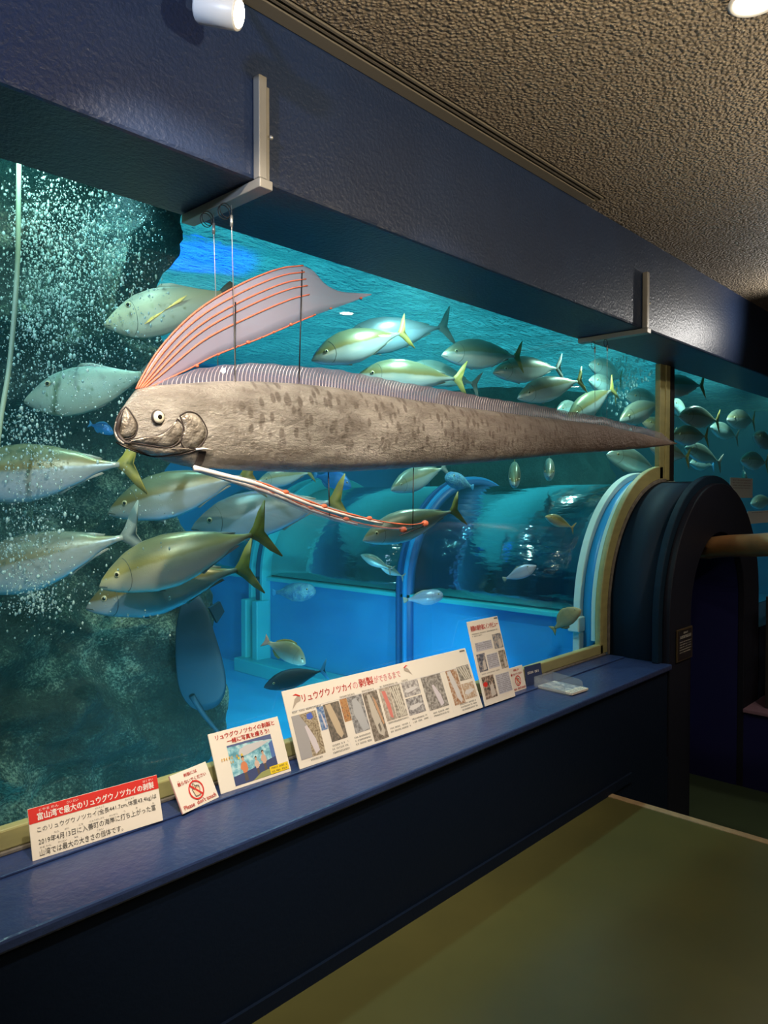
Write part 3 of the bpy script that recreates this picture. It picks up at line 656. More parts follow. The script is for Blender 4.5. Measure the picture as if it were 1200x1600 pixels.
def fish_meshes(kind, bend):
    key = (kind, bend)
    if key in PROTO: return PROTO[key]
    d = {}
    if kind == 'jack':
        sp = JACK; d['body'] = body_mesh(sp, bend); d['tail_fin'] = fin_mesh(TAILS['fork'], bend, .006)
        d['dorsal_fin'] = fin_mesh([(.36, .118), (.40, .150), (.43, .146), (.50, .124), (.62, .100), (.74, .064), (.80, .040), (.78, .028), (.60, .080), (.45, .112)], bend)
        d['anal_fin'] = fin_mesh([(.52, -.096), (.57, -.125), (.62, -.100), (.72, -.062), (.80, -.038), (.78, -.024), (.65, -.06)], bend)
        d['pectoral_fin'] = [fin_mesh([(.235, -.030), (.27, -.022), (.325, -.040), (.35, -.062), (.30, -.060), (.245, -.048)], bend, .004)]
        d['pelvic_fin'] = fin_mesh([(.26, -.108), (.30, -.112), (.345, -.150), (.33, -.155), (.28, -.135)], bend)
        eye = (.135, .016, .0175)
    elif kind == 'leaf':
        sp = LEAF; d['body'] = body_mesh(sp, bend); d['tail_fin'] = fin_mesh(TAILS['round'], bend, .006)
        d['dorsal_fin'] = fin_mesh([(.44, .160), (.48, .185), (.56, .170), (.68, .110), (.80, .055), (.80, .040), (.68, .085), (.56, .138)], bend)
        d['anal_fin'] = fin_mesh([(.46, -.158), (.50, -.182), (.58, -.166), (.70, -.108), (.80, -.055), (.80, -.040), (.68, -.088), (.56, -.140)], bend)
        d['pectoral_fin'] = [fin_mesh([(.25, -.040), (.28, -.030), (.31, -.045), (.30, -.070), (.26, -.068)], bend, .004)]
        d['dorsal_spine'] = fin_mesh([(.24, .140), (.25, .140), (.29, .215), (.283, .216)], bend, .003)
        eye = (.225, .080, .023)
    else:
        sp = ROUND if kind == 'round' else PUFF; d['body'] = body_mesh(sp, bend); d['tail_fin'] = fin_mesh(TAILS['fan' if kind == 'round' else 'round'], bend, .006)
        k = 1 if kind == 'round' else .72
        d['dorsal_fin'] = fin_mesh([(.30, .215*k), (.36, .262*k), (.48, .268*k), (.62, .215*k), (.74, .12*k), (.74, .08*k), (.60, .16*k), (.44, .22*k)], bend, .006)
        d['anal_fin'] = fin_mesh([(.50, -.155*k), (.55, -.215*k), (.64, -.19*k), (.74, -.10*k), (.73, -.07*k), (.62, -.12*k)], bend, .006)
        d['pectoral_fin'] = [fin_mesh([(.26, -.03), (.31, -.01), (.37, -.03), (.37, -.08), (.31, -.09), (.27, -.06)], bend, .005)]
        eye = (.11, .035 if kind == 'round' else .06, .022)
    ex, ez, er = eye; wd = lerp_tab(sp['wid'], ex)
    tp = lerp_tab(sp['top'], ex); dr = lerp_tab(sp['drop'], ex)
    rel = min(.95, abs(ez-dr)/tp); wy = wd*math.sqrt(max(.05, 1-rel**2))
    d['_eye'] = (ex-.5, wy, ez, er)
    pw = lerp_tab(sp['wid'], .28)*.93
    d['_pw'] = pw
    d['eye'] = MB().ball((0, 0, 0), er, er*.55, er, 14, 8).mesh('fish_eye'); d['pupil'] = MB().ball((0, 0, 0), er*.62, er*.36, er*.62, 10, 6).mesh('fish_pupil')
    def side_pt(x, a, s):
        tp, bt, wd, dr = (lerp_tab(sp[k], x) for k in ('top', 'bot', 'wid', 'drop')); g = 1.22 if sp is JACK else 1
        c_, s_ = math.cos(a), math.sin(a)
        return (x-.5, s*wd*abs(c_)**.9*1.005+bend_y(x, bend), (tp if s_ > 0 else bt)*g*math.copysign(abs(s_)**1.08, s_)+dr)
    gx = .215 if kind == 'jack' else .27
    for s in (-1, 1):
        d['gill_line', s] = MB().tube([side_pt(gx-.045*(abs(a-.1)/1.0)**2, a, s) for a in [-1.05+2.0*i/16 for i in range(17)]], .0016, 5).mesh('gill_line')
        d['mouth_line', s] = MB().tube([side_pt(.008+.045*i/6, -.18-.30*i/6, s) for i in range(7)], .0022, 5).mesh('mouth_line')
    for k_, v_ in d.items():
        for me in (v_ if isinstance(v_, list) else [v_]):
            if isinstance(me, bpy.types.Mesh):
                for p in me.polygons: p.use_smooth = True
    PROTO[key] = d; return d
def put(name, me, mat, parent, loc=(0, 0, 0), rot=None):
    o = bpy.data.objects.new(name, me); COL.objects.link(o); o.parent = parent; o.location = loc
    if rot: o.rotation_euler = rot
    if not me.materials: me.materials.append(mat)
    o.material_slots[0].link = 'OBJECT'; o.material_slots[0].material = mat
    return o
def fish(name, kind, H, T, t, L, label, skin='jack', fin='fin_yellow', fin2='fin_grey', bend=0.0, cat='fish', group=None, away=True, eyes=True, roll=0.0):
    h = PT(H[0], H[1], t); d = ray(*T); q = CAM+d*t; lat = (q-h).length
    if lat < L:
        dep = math.sqrt(L*L-lat*lat)*(1 if away else -1); q = CAM+d*(t+dep/d.length)
    Lr = (q-h).length; X = (q-h).normalized(); Z = Vector((0, 0, 1)); 
    if abs(X.z) > .93: Z = Vector((0, 1, 0))
    Z = (Z-X*X.dot(Z)).normalized(); Y = Z.cross(X)
    if roll: 
        R = Matrix.Rotation(roll, 3, X); Z = R @ Z; Y = R @ Y
    c = (h+q)/2
    e = empty(name); e.matrix_world = Matrix(((X.x*Lr, Y.x*Lr, Z.x*Lr, c.x), (X.y*Lr, Y.y*Lr, Z.y*Lr, c.y), (X.z*Lr, Y.z*Lr, Z.z*Lr, c.z), (0, 0, 0, 1)))
    tag(e, label, cat, group)
    D = fish_meshes(kind, bend)
    put('body', D['body'], MT[skin], e); put('tail_fin', D['tail_fin'], MT[fin], e)
    for nm in ('dorsal_fin', 'anal_fin', 'pelvic_fin', 'dorsal_spine'):
        if nm in D: put(nm, D[nm], MT[fin2], e)
    side = -1 if Y.dot(FW) > 0 else 1                     # both sides get their fin and eye
    for s in (-1, 1):
        put('gill_line', D['gill_line', s], MT['fin_dark'], e); put('mouth_line', D['mouth_line', s], MT['fin_dark'], e)
        put('pectoral_fin', D['pectoral_fin'][0], MT[fin2], e, (0, s*D['_pw'], 0), (0, 0, s*.12))
        ex, ey, ez, er = D['_eye']
        eo = put('eye', D['eye'], MT['fish_eye'], e, (ex, s*(ey+er*.05)+bend_y(ex+.5, bend), ez))
        put('pupil', D['pupil'], MT['eye_black'], eo, (0, s*er*.32, 0))
    return e
G1 = 'silver yellow-tailed jacks shoaling in the tank'
JF = 'yellowtail_fish'
# leatherjackets
f = fish('leatherjacket_fish', 'leaf', (163, 508), (366, 452), 3.0, .53, 'olive leatherjacket with a golden flank patch above the oarfish head', 'leather', 'fin_dark', 'fin_grey', .12)
gp = fin_mesh([(.30, -.09), (.36, -.055), (.48, -.03), (.60, .0), (.66, .035), (.60, .025), (.50, -.02), (.42, -.06), (.34, -.085)], .12, .003)
for s in (-1, 1): put('gold_patch', gp, MT['gold_patch'], f, (0, s*.060, 0))
fish('leatherjacket_fish', 'leaf', (38, 628), (240, 580), 3.05, .53, 'pale green leatherjacket left of the oarfish head', 'leather_pale', 'fin_dark', 'fin_grey', .10)
# large jacks on the left
fish(JF, 'jack', (-85, 752), (222, 722), 2.95, .78, 'large yellow-tailed jack with its head cut off by the left picture edge', 'jack', bend=.06, cat='fish')
fish(JF, 'jack', (168, 798), (408, 738), 3.55, .72, 'dark-striped jack swimming just below the oarfish belly and head', 'jack', bend=-.06)
fish(JF, 'jack', (298, 822), (545, 780), 4.0, .82, 'grey jack half hidden behind the oarfish pelvic fin rays', 'jack_shade', bend=.05)
fish(JF, 'jack', (153, 912), (425, 826), 3.0, .70, 'bright golden jack with open mouth, lit from the room', 'jack_gold', bend=.10)
fish(JF, 'jack', (133, 946), (402, 884), 3.3, .74, 'blue-bellied striped jack directly below the golden jack', 'jack', bend=.05)
fish(JF, 'jack', (-70, 912), (226, 830), 3.15, .80, 'silver jack cut by the left picture edge below the other left-edge jack', 'jack_silver', 'fin_grey', bend=.06)
fish('reef_fish', 'round', (178, 676), (138, 662), 3.9, .14, 'small blue fish left of the oarfish mouth', 'bluefish', 'fin_blue', 'fin_blue')
# upper middle
fish(JF, 'jack', (486, 560), (646, 514), 4.3, .66, 'striped jack above the dorsal fin, left front one of the upper middle pair', 'jack', bend=.22)
fish(JF, 'jack', (528, 534), (706, 510), 4.9, .80, 'grey jack behind the striped one, just under the water surface', 'jack_shade', 'fin_grey', bend=-.05)
fish(JF, 'jack', (556, 586), (732, 592), 4.5, .70, 'olive striped jack skimming low over the oarfish dorsal fin', 'jack', bend=.10)
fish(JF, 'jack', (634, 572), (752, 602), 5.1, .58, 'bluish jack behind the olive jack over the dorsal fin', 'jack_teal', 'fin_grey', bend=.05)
fish(JF, 'jack', (690, 552), (824, 556), 5.0, .66, 'jack with black eye stripe and raised yellow tail right of the middle pair', 'jack_silver', bend=.18)
fish(JF, 'jack', (770, 580), (884, 574), 5.4, .62, 'silver jack behind the eye-striped jack, with a pale upright tail', 'jack_silver', 'fin_grey', bend=.10)
fish(JF, 'jack', (808, 620), (918, 592), 5.4, .58, 'jack with yellow tail just above the middle of the tail section', 'jack_silver', bend=.14)
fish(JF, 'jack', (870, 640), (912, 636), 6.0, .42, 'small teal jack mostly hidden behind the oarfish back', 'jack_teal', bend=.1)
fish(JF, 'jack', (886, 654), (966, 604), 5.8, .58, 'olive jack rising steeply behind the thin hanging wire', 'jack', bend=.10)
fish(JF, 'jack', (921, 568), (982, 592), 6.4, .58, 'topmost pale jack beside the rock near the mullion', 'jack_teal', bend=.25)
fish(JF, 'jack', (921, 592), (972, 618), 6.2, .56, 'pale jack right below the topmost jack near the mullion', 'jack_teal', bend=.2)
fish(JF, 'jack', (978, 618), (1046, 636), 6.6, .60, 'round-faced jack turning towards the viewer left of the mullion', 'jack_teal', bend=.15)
fish(JF, 'jack', (968, 656), (1040, 628), 6.1, .56, 'green-backed jack crossing to the left edge of the mullion', 'jack_silver', bend=.05)
fish(JF, 'jack', (1004, 658), (1058, 682), 6.5, .50, 'yellowish jack low behind the tail by the mullion', 'jack_gold', bend=.05)
fish(JF, 'jack', (948, 708), (1034, 736), 5.6, .56, 'teal jack under the oarfish tail left of the mullion', 'jack_teal', 'fin_grey', bend=.05)
fish(JF, 'jack', (1016, 698), (1080, 716), 6.4, .52, 'jack partly hidden by the mullion under the tail tip', 'jack_silver', bend=.05)
# right-hand pane
fish(JF, 'jack', (1026, 604), (1106, 602), 6.6, .60, 'topmost jack in the right pane with yellow forked tail', 'jack_silver', bend=.10)
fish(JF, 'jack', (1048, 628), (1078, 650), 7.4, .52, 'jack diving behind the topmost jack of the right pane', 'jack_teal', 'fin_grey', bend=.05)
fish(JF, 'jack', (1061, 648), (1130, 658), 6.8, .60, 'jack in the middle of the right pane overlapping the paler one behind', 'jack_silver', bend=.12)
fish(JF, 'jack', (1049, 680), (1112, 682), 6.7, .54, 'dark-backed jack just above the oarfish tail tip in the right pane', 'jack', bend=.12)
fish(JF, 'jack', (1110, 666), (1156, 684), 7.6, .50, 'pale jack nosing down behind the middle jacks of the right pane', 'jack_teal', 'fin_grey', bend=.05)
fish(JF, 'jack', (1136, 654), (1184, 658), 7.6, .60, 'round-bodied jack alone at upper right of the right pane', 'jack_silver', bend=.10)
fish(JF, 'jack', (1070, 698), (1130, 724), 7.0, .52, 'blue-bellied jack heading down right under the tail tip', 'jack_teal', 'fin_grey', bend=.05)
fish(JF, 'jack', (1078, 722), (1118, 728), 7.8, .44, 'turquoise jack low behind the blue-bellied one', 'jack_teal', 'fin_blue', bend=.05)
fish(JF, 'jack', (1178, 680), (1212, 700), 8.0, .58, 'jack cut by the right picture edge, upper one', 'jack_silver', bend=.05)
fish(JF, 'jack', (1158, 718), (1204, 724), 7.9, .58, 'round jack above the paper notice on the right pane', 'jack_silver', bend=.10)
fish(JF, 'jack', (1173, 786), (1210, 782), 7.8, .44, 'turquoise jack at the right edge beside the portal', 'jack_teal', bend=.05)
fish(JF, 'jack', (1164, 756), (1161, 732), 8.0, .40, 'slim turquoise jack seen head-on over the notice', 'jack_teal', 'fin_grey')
# below the oarfish
fish(JF, 'jack', (804, 756), (804, 722), 5.0, .56, 'jack coming head-on below the belly, darker left one of two', 'jack', 'fin_yellow')
fish(JF, 'jack', (858, 742), (858, 722), 5.4, .56, 'jack coming head-on below the belly, paler right one of two', 'jack_silver', 'fin_grey')
fish(JF, 'jack', (566, 842), (724, 794), 4.0, .58, 'silver jack behind the bulbs at the pelvic fin tips', 'jack_silver', bend=.08)
fish(JF, 'jack', (610, 764), (702, 728), 5.2, .56, 'jack half hidden under the belly above the pelvic bulbs', 'jack_silver', 'fin_grey', bend=.05)
fish(JF, 'jack', (402, 752), (492, 738), 4.6, .42, 'silver jack close under the belly beside the pelvic fin base', 'jack_silver', bend=.05)
fish('reef_fish', 'round', (550, 758), (488, 742), 5.2, .30, 'blue fish swimming right below the middle of the belly', 'bluefish', 'fin_blue', 'fin_blue')
fish('porcupinefish', 'puff', (698, 745), (740, 762), 5.4, .30, 'blotchy blue porcupinefish under the rear belly', 'porcupine', 'fin_blue', 'fin_blue', cat='fish')
fish('porcupinefish', 'puff', (492, 924), (424, 926), 6.3, .40, 'blue porcupinefish resting on the cap of the tunnel base', 'porcupine', 'fin_blue', 'fin_blue', cat='fish')
fish('sea_bream', 'round', (479, 1034), (411, 1000), 4.4, .29, 'silver-yellow bream with rosy tail above the white process board', 'bream', 'fin_rose', 'fin_yellow', cat='fish')
fish('filefish', 'round', (906, 950), (862, 986), 4.62, .26, 'brown fish hovering beside the white tunnel ring', 'brownfish', 'fin_brown', 'fin_brown', cat='fish')
fish('dogfish', 'jack', (412, 1072), (512, 1046), 4.0, .40, 'dark blue fish partly hidden behind the white process board', 'darkfish', 'fin_blue', 'fin_blue', cat='fish')
fish('reef_fish', 'jack', (564, 866), (614, 892), 5.5, .26, 'small green fish before the tunnel, upper one of two', 'jack_teal', 'fin_grey')
fish('reef_fish', 'jack', (594, 884), (632, 902), 5.5, .22, 'small green fish before the tunnel, lower one of two', 'jack_teal', 'fin_grey')
fish('reef_fish', 'leaf', (838, 884), (786, 906), 4.85, .24, 'pale violet fish before the right tunnel section', 'ghostfish', 'fin_grey', 'fin_grey')  # fish reflected in the acrylic, built as a solid fish
fish('reef_fish', 'jack', (852, 806), (898, 826), 4.85, .24, 'slim brown fish by the upper right tunnel section', 'jack_gold', 'fin_brown')
fish('porcupinefish', 'puff', (692, 930), (630, 938), 5.3, .26, 'pale porcupinefish before the second tunnel ring', 'ghostfish', 'fin_grey', 'fin_grey', cat='fish')

# stingray hanging along the rock edge
sr = tag(empty('stingray', PT(318, 1020, 4.15)), 'dark blue stingray gliding upright along the right edge of the rock', 'ray'); so = sr.location.copy()
ol = [(288, 928), (305, 925), (322, 950), (333, 985), (345, 1025), (352, 1060), (350, 1085), (338, 1103), (318, 1110), (298, 1104), (282, 1080), (276, 1040), (276, 980)]
ol = [tuple(p) for p in smooth_curve([(a, b, 0) for a, b in ol+ol[:1]], 49)][:-1]
cu, cv = 308, 1020; mb = MB(); vs = []; fs = []; NR = 7; n = len(ol)
for side in (-1, 1):
    for r in range(NR+1):
        f = r/NR
        for (u, v, _) in ol:
            p = PT(cu+(u-cu)*f, cv+(v-cv)*f, 4.15); th = .055*(1-f**2)**.8+.004
            vs.append(p+Vector((-.45, .9, 0)).normalized()*(side*th)+Vector((.06, .03, 0))*(f*f*0))
K = (NR+1)*n
for s in (0, 1):
    for r in range(NR):
        for i in range(n):
            q = (s*K+r*n+i, s*K+r*n+(i+1) % n, s*K+(r+1)*n+(i+1) % n, s*K+(r+1)*n+i); fs.append(q)
for i in range(n): fs.append((NR*n+i, NR*n+(i+1) % n, K+NR*n+(i+1) % n, K+NR*n+i))
mb.add(vs, fs).build('body_disc', MT['darkfish'], sr, True, so)
MB().tube(smooth_curve([PT(300, 1088, 4.13), PT(318, 1116, 4.12), PT(336, 1138, 4.10), PT(356, 1160, 4.08)], 12), [.018-.0011*i for i in range(12)], 8).build('tail', MT['darkfish'], sr, True, so)
MB().prism([(0, 0), (.07, .03), (.10, -.03), (.05, -.09)], -.01, .01).build('pelvic_fin', MT['darkfish'], sr).location = PT(326, 950, 4.16)-so

# ------------------------------------------------------------------ the oarfish specimen
YF = 2.04
OC = PY(600, 680, YF); OC.x = PY(182, 670, YF).x; OC.z = 1.82; OC.y = YF
oar = tag(empty('oarfish_specimen', OC), 'long stuffed silver oarfish with red crest hanging from wires before the window', 'fish specimen')
TOPE = [(182, 668), (184, 655), (190, 640), (199, 626), (213, 608), (235, 603), (260, 601), (300, 598), (350, 595), (400, 596), (460, 599), (520, 605), (580, 615), (640, 624), (700, 633), (760, 641), (820, 649), (880, 656), (940, 664), (1000, 677), (1035, 687), (1057, 692)]
BOTE = [(182, 672), (186, 684), (196, 692), (212, 701), (230, 710), (262, 722), (295, 730), (330, 732), (360, 734), (400, 736), (460, 738), (520, 738), (580, 735), (640, 731), (700, 727), (760, 722), (820, 716), (880, 710), (940, 706), (1000, 701), (1035, 697), (1057, 694)]
def edge_fn(tab):
    pts = [PY(u, v, YF) for u, v in tab]; return [(p.x, p.z) for p in pts]
TF, BF = edge_fn(TOPE), edge_fn(BOTE)
X0, X1 = TF[0][0], TF[-1][0]
def half_w(x):
    h = lerp_tab(TF, x)-lerp_tab(BF, x); f = (x-X0)
    return min(.23*h, .070)*min(1, .35+f/.16*.65)+.003
def surf_y(x, z, side=-1):
    tp, bt = lerp_tab(TF, x), lerp_tab(BF, x); c = (tp+bt)/2; hh = max((tp-bt)/2, 1e-4); q = min(1, abs((z-c)/hh))
    return YF+side*half_w(x)*(1-q*q)**.46
rings = []; NS = 120; m = 28
xs = [X0+.22*(i/30)**1.3 for i in range(30)]+[X0+.22+(X1-X0-.22)*i/(NS-30) for i in range(NS-30+1)]
for x in xs:
    tp, bt = lerp_tab(TF, x), lerp_tab(BF, x); c, hh = (tp+bt)/2, (tp-bt)/2; r = []
    for k in range(m):
        a = 2*math.pi*k/m; q = math.sin(a); z = c+hh*q
        r.append((x, YF+math.copysign(half_w(x)*abs(math.cos(a))**.92, math.cos(a)), z))
    rings.append(r)
MB().rings(rings).build('body', MT['oar_skin'], oar, True, OC)
def plate(name, outline, bulge, mat, side=-1, ring=5, n=40, crease_shade=True, lift=.002):
    pts = [tuple(p) for p in smooth_curve([(a, b, 0) for a, b in outline+outline[:1]], n+1)][:-1]
    cu = sum(p[0] for p in pts)/n; cv = sum(p[1] for p in pts)/n; vs = []; fs = []
    def on(u, v, b):
        p = PY(u, v, YF-.04); x, z = p.x, p.z; return (x, surf_y(x, z, side)+side*b, z)
    for r in range(ring+1):
        f = r/ring
        for (u, v, _) in pts: vs.append(on(cu+(u-cu)*f, cv+(v-cv)*f, -.004 if r == ring else lift+bulge*(1-f**3)+ (.0 if r < ring-1 else 0)))
    for r in range(ring):
        for i in range(n): fs.append((r*n+i, r*n+(i+1) % n, (r+1)*n+(i+1) % n, (r+1)*n+i))
    o = MB().add(vs, fs).build(name, mat, oar, True, OC)
    if crease_shade:
        sm = [on(u, v, .0005) for (u, v, _) in pts]; sm.append(sm[0])
        MB().tube(sm, .0022, 6, False).build('seam', MT['oar_seam'], o, True, OC)  # dark tube along the plate edge draws the shade in the crease
    return o
for side in (-1, 1):
    plate('gill_cover', [(276, 650), (288, 644), (302, 648), (312, 662), (317, 676), (313, 690), (303, 701), (290, 703), (279, 690), (281, 668)], .006, MT['oar_plate'], side)
    plate('cheek_plate', [(272, 655), (280, 664), (283, 676), (277, 690), (264, 699), (240, 696), (215, 691), (203, 690), (222, 684), (248, 680), (264, 668)], .005, MT['oar_plate'], side)
    plate('mouth_plate', [(205, 634), (213, 648), (219, 664), (216, 680), (206, 685), (195, 682), (191, 668), (194, 650)], .008, MT['oar_plate'], side)
    plate('lower_jaw', [(192, 690), (215, 695), (250, 701), (285, 700), (304, 702), (288, 709), (255, 713), (232, 708), (206, 698)], .004, MT['oar_plate'], side)
    plate('gill_slot', [(307, 704), (314, 703), (320, 704), (320, 716), (320, 730), (313, 731), (308, 726), (307, 714)], .0005, MT['oar_seam'], side, crease_shade=False, lift=.0015)  # dark sheet standing for the shade in the slot under the gill
    p = PY(246, 652, YF-.04); yy = surf_y(p.x, p.z, side)
    e = MB().ball((p.x, yy+side*.002, p.z), .0215, .010, .0225, 20, 12).build('eye', MT['oar_seam'], oar, True, OC)
    MB().ball((p.x, yy+side*.0065, p.z), .0180, .0085, .0190, 20, 12).build('eye_white', MT['eye_white'], e, True, OC)
    MB().ball((p.x, yy+side*.0118, p.z), .0085, .0048, .0085, 16, 10).build('pupil', MT['eye_black'], e, True, OC)
    MB().tube([PY(306, 702, YF+side*.055), PY(318, 701, YF+side*.062), PY(333, 703, YF+side*.06)], [.004, .0035, .001], 6).build('pectoral_fin', MT['ray_white'], oar, True, OC)
mo = smooth_curve([PY(192, 642, YF-.03), PY(186, 658, YF-.03), PY(184, 676, YF-.02), PY(194, 690, YF-.034), PY(205, 692, YF-.045)], 16)
MB().tube(mo, [.003+.004*math.sin(math.pi*i/15) for i in range(16)], 8).build('mouth_rim', MT['oar_seam'], oar, True, OC)
MB().tube(smooth_curve([PY(183, 660, YF-.012), PY(181, 672, YF-.016), PY(184, 684, YF-.02), PY(194, 693, YF-.034)], 12), .006, 8).build('lip', MT['oar_plate'], oar, True, OC)
# dorsal fin: membrane and single rays
FT = [(232, 602), (262, 589), (300, 576), (350, 569), (400, 566), (460, 571), (520, 577), (580, 588), (640, 599), (700, 610), (760, 621), (820, 630), (880, 641), (940, 652), (1000, 667), (1030, 676), (1052, 690)]
FTP = edge_fn(FT)
xs = [FTP[0][0]+(FTP[-1][0]-FTP[0][0])*i/150 for i in range(151)]
vs = []; fs = []
def fin_wave(x): return .006*math.sin(x*9)+.003*math.sin(x*23)
for x in xs:
    zb, zt = lerp_tab(TF, x)-.006, lerp_tab(FTP, x)+.002*math.sin(x*60)
    for s in (-1, 1):
        vs.append((x, YF+s*.003, zb)); vs.append((x+.012, YF+fin_wave(x)+s*.0008, max(zt, zb+.004)))
for i in range(150):
    a, b = i*4, (i+1)*4; fs += [(a, b, b+1, a+1), (a+2, a+3, b+3, b+2), (a+1, b+1, b+3, a+3)]
MB().add(vs, fs).build('dorsal_fin', MT['membrane'], oar, True, OC)
RAYM = MB().tube([(0, 0, 0), (.03, 0, .35), (.12, 0, .7), (.30, 0, 1.0)], [.030, .028, .022, .010], 4).mesh('fin_ray'); RAYM.materials.append(MT['ray_white'])
x = FTP[0][0]+.03; k = 0
while x < X0+3.45 and k < 230:
    zb, zt = lerp_tab(TF, x)-.004, lerp_tab(FTP, x+.012); h = max(zt-zb-.004, .01)
    o = bpy.data.objects.new('fin_ray', RAYM); COL.objects.link(o); o.parent = oar
    o.location = (x-OC.x, fin_wave(x)*.4, zb-OC.z); g = .062 if x < X0+2 else .045
    o.scale = (g if h > .03 else .03, g, h); k += 1
    x += .0155+.0028*max(0, x-X0-.8)
# head crest
UE = [(212, 608), (222, 588), (246, 549), (280, 510), (315, 480), (355, 455), (400, 433), (440, 419), (473, 415)]
LE = [(236, 604), (262, 592), (300, 574), (330, 558), (360, 546), (400, 531), (440, 514), (470, 501), (490, 493)]
def crest_pt(f, tau, off=0):
    a = lerp_c(UE_, tau); b = lerp_c(LE_, tau); q = a+(b-a)*f; p = PY(q.x, q.y, YF+.012*math.sin(tau*3)); return Vector((p.x, p.y+off, p.z))
UE_ = smooth_curve([(a, b, 0) for a, b in UE], 60); LE_ = smooth_curve([(a, b, 0) for a, b in LE], 60)
def lerp_c(c, t):
    k = min(int(t*(len(c)-1)), len(c)-2); f = t*(len(c)-1)-k; return c[k]+(c[k+1]-c[k])*f
UT = smooth_curve([(473, 415, 0), (490, 424, 0), (508, 444, 0), (530, 455, 0), (556, 458, 0), (580, 459, 0)], 20)
LT = smooth_curve([(490, 493, 0), (510, 486, 0), (530, 479, 0), (550, 472, 0), (565, 466, 0), (580, 461, 0)], 20)
vs = []; fs = []; NF = 6; rowsn = 0
for i in range(41):
    tau = i/40
    for j in range(NF+1): vs.append(crest_pt(j/NF, tau))
for i in range(1, 20):
    for j in range(NF+1):
        q = UT[i]+(LT[i]-UT[i])*(j/NF); vs.append(PY(q.x, q.y, YF+.012*math.sin(3)))
R_ = len(vs)//(NF+1); nv = len(vs)
for i in range(R_-1):
    for j in range(NF): fs.append((i*(NF+1)+j, i*(NF+1)+j+1, (i+1)*(NF+1)+j+1, (i+1)*(NF+1)+j))
cr = MB().add(vs, fs).build('crest_fin', MT['crest_film'], oar, True, OC)
sm = cr.modifiers.new('thick', 'SOLIDIFY'); sm.thickness = .0015
for f in (.0, .13, .27, .40, .58):
    pts = [crest_pt(f, i/30, -.002) for i in range(31)]
    MB().tube(pts, [.0034-.0012*abs(i/30-.4) for i in range(31)], 6).build('crest_ray', MT['ray_red'], cr, True, OC)
pts = [crest_pt(1, i/30, -.002) for i in range(31)]; MB().tube(pts, .0028, 6).build('crest_ray', MT['ray_red'], cr, True, OC)
for (u, v, r) in [(308, 572, .007), (341, 554, .006), (388, 535, .009), (428, 519, .006), (455, 507, .008), (492, 492, .005), (517, 482, .006), (564, 466, .007), (372, 541, .004), (410, 527, .004)]:
    MB().ball(PY(u, v, YF-.003), r, .005, r*.7, 10, 6).build('crest_bead', MT['bead'], cr, True, OC)
# pelvic fins
PA = smooth_curve([PY(u, v, YF-.03) for u, v in [(303, 731), (350, 743), (405, 757), (450, 775), (500, 793), (545, 806), (600, 818), (640, 822), (664, 818)]], 40)
PB = smooth_curve([PY(u, v, YF+.0) for u, v in [(303, 732), (345, 745), (390, 760), (430, 774), (480, 795), (515, 807), (560, 820), (600, 827), (630, 828)]], 40)
for nm, c in (('pelvic_ray', PA), ('pelvic_ray', PB)):
    pr_ = MB().tube(c[:30], [.0090-.00013*i for i in range(30)], 8).build('pelvic_ray', MT['ray_white'], oar, True, OC)
    MB().tube([p+Vector((.004, -.004, .006)) for p in c[9:]], [.0024+.0022*max(0, math.sin(i*.9))**4 for i in range(31)], 6).build('red_edge', MT['bead'], pr_, True, OC)
    e_ = c[-1]; MB().ball(e_, .018, .014, .014, 14, 10).build('red_bulb', MT['bead'], pr_, True, OC)
    for i in (14, 20, 27): MB().ball(c[i]+Vector((.004, -.002, .008)), .016, .007, .009, 10, 6).build('red_lobe', MT['bead'], pr_, True, OC)
vs = []; fs = []
for i in range(40):
    a = PA[i]+Vector((0, 0, .016*math.sin(math.pi*min(1, i/34)))); b = PB[i]-Vector((0, 0, .016*math.sin(math.pi*min(1, i/34))))
    vs += [a, (a+b)/2+Vector((0, -.012, 0)), b]
for i in range(39):
    for j in range(2): fs.append((i*3+j, i*3+j+1, i*3+j+4, i*3+j+3))
pf = MB().add(vs, fs).build('pelvic_membrane', MT['pelvic_film'], oar, True, OC); pf.modifiers.new('thick', 'SOLIDIFY').thickness = .0012
for (a, b) in (((513, 733), (515, 806)), ((646, 727), (645, 826))):
    MB().tube([PY(*a, YF), PY(*b, YF-.01)], .0022, 6).build('support_wire', MT['dark_wire'], oar, True, OC)
MB().tube([PY(624, 837, YF-.01), PY(662, 822, YF-.03)], .0022, 6).build('support_wire', MT['dark_wire'], oar, True, OC)
MB().tube([PY(472, 422, YF), PY(467, 600, YF)], .0024, 6).build('support_wire', MT['dark_wire'], oar, True, OC)
MB().tube([PY(368, 472, YF), PY(367, 598, YF)], .0024, 6).build('support_wire', MT['dark_wire'], oar, True, OC)

# ------------------------------------------------------------------ brackets and hanging wires
def bracket(xc, ztop, label, r=.025):
    b = tag(empty('hanging_bracket', (xc, YW, ZB)), label, 'bracket', 'steel brackets under the beam'); o = (xc, YW, ZB)
    bevel(MB().box(xc-r, xc+r*.2, YW-.034, YW-.004, ZB-.003, ztop).build('upright', MT['bracket'], b, False, o), .003)
    bevel(MB().box(xc+r*.2, xc+r, YW-.02, YW-.004, ZB-.003, ztop-.02).build('flange', MT['bracket'], b, False, o), .002)
    bevel(MB().box(xc-r, xc+r, YW-.036, YG+.0, ZB-.032, ZB-.0035).build('arm', MT['bracket'], b, False, o), .003)
    MB().ball((xc+r*1.1, YW-.024, ztop-.17), .007, .007, .007).build('bolt', MT['wire'], b, True, o)
    return b
xb1 = PY(405, 293, YW).x; xb2 = PY(1005, 515, YW).x
bracket(xb1, PY(402, 125, YW).z, 'steel L-bracket under the beam above the oarfish head')
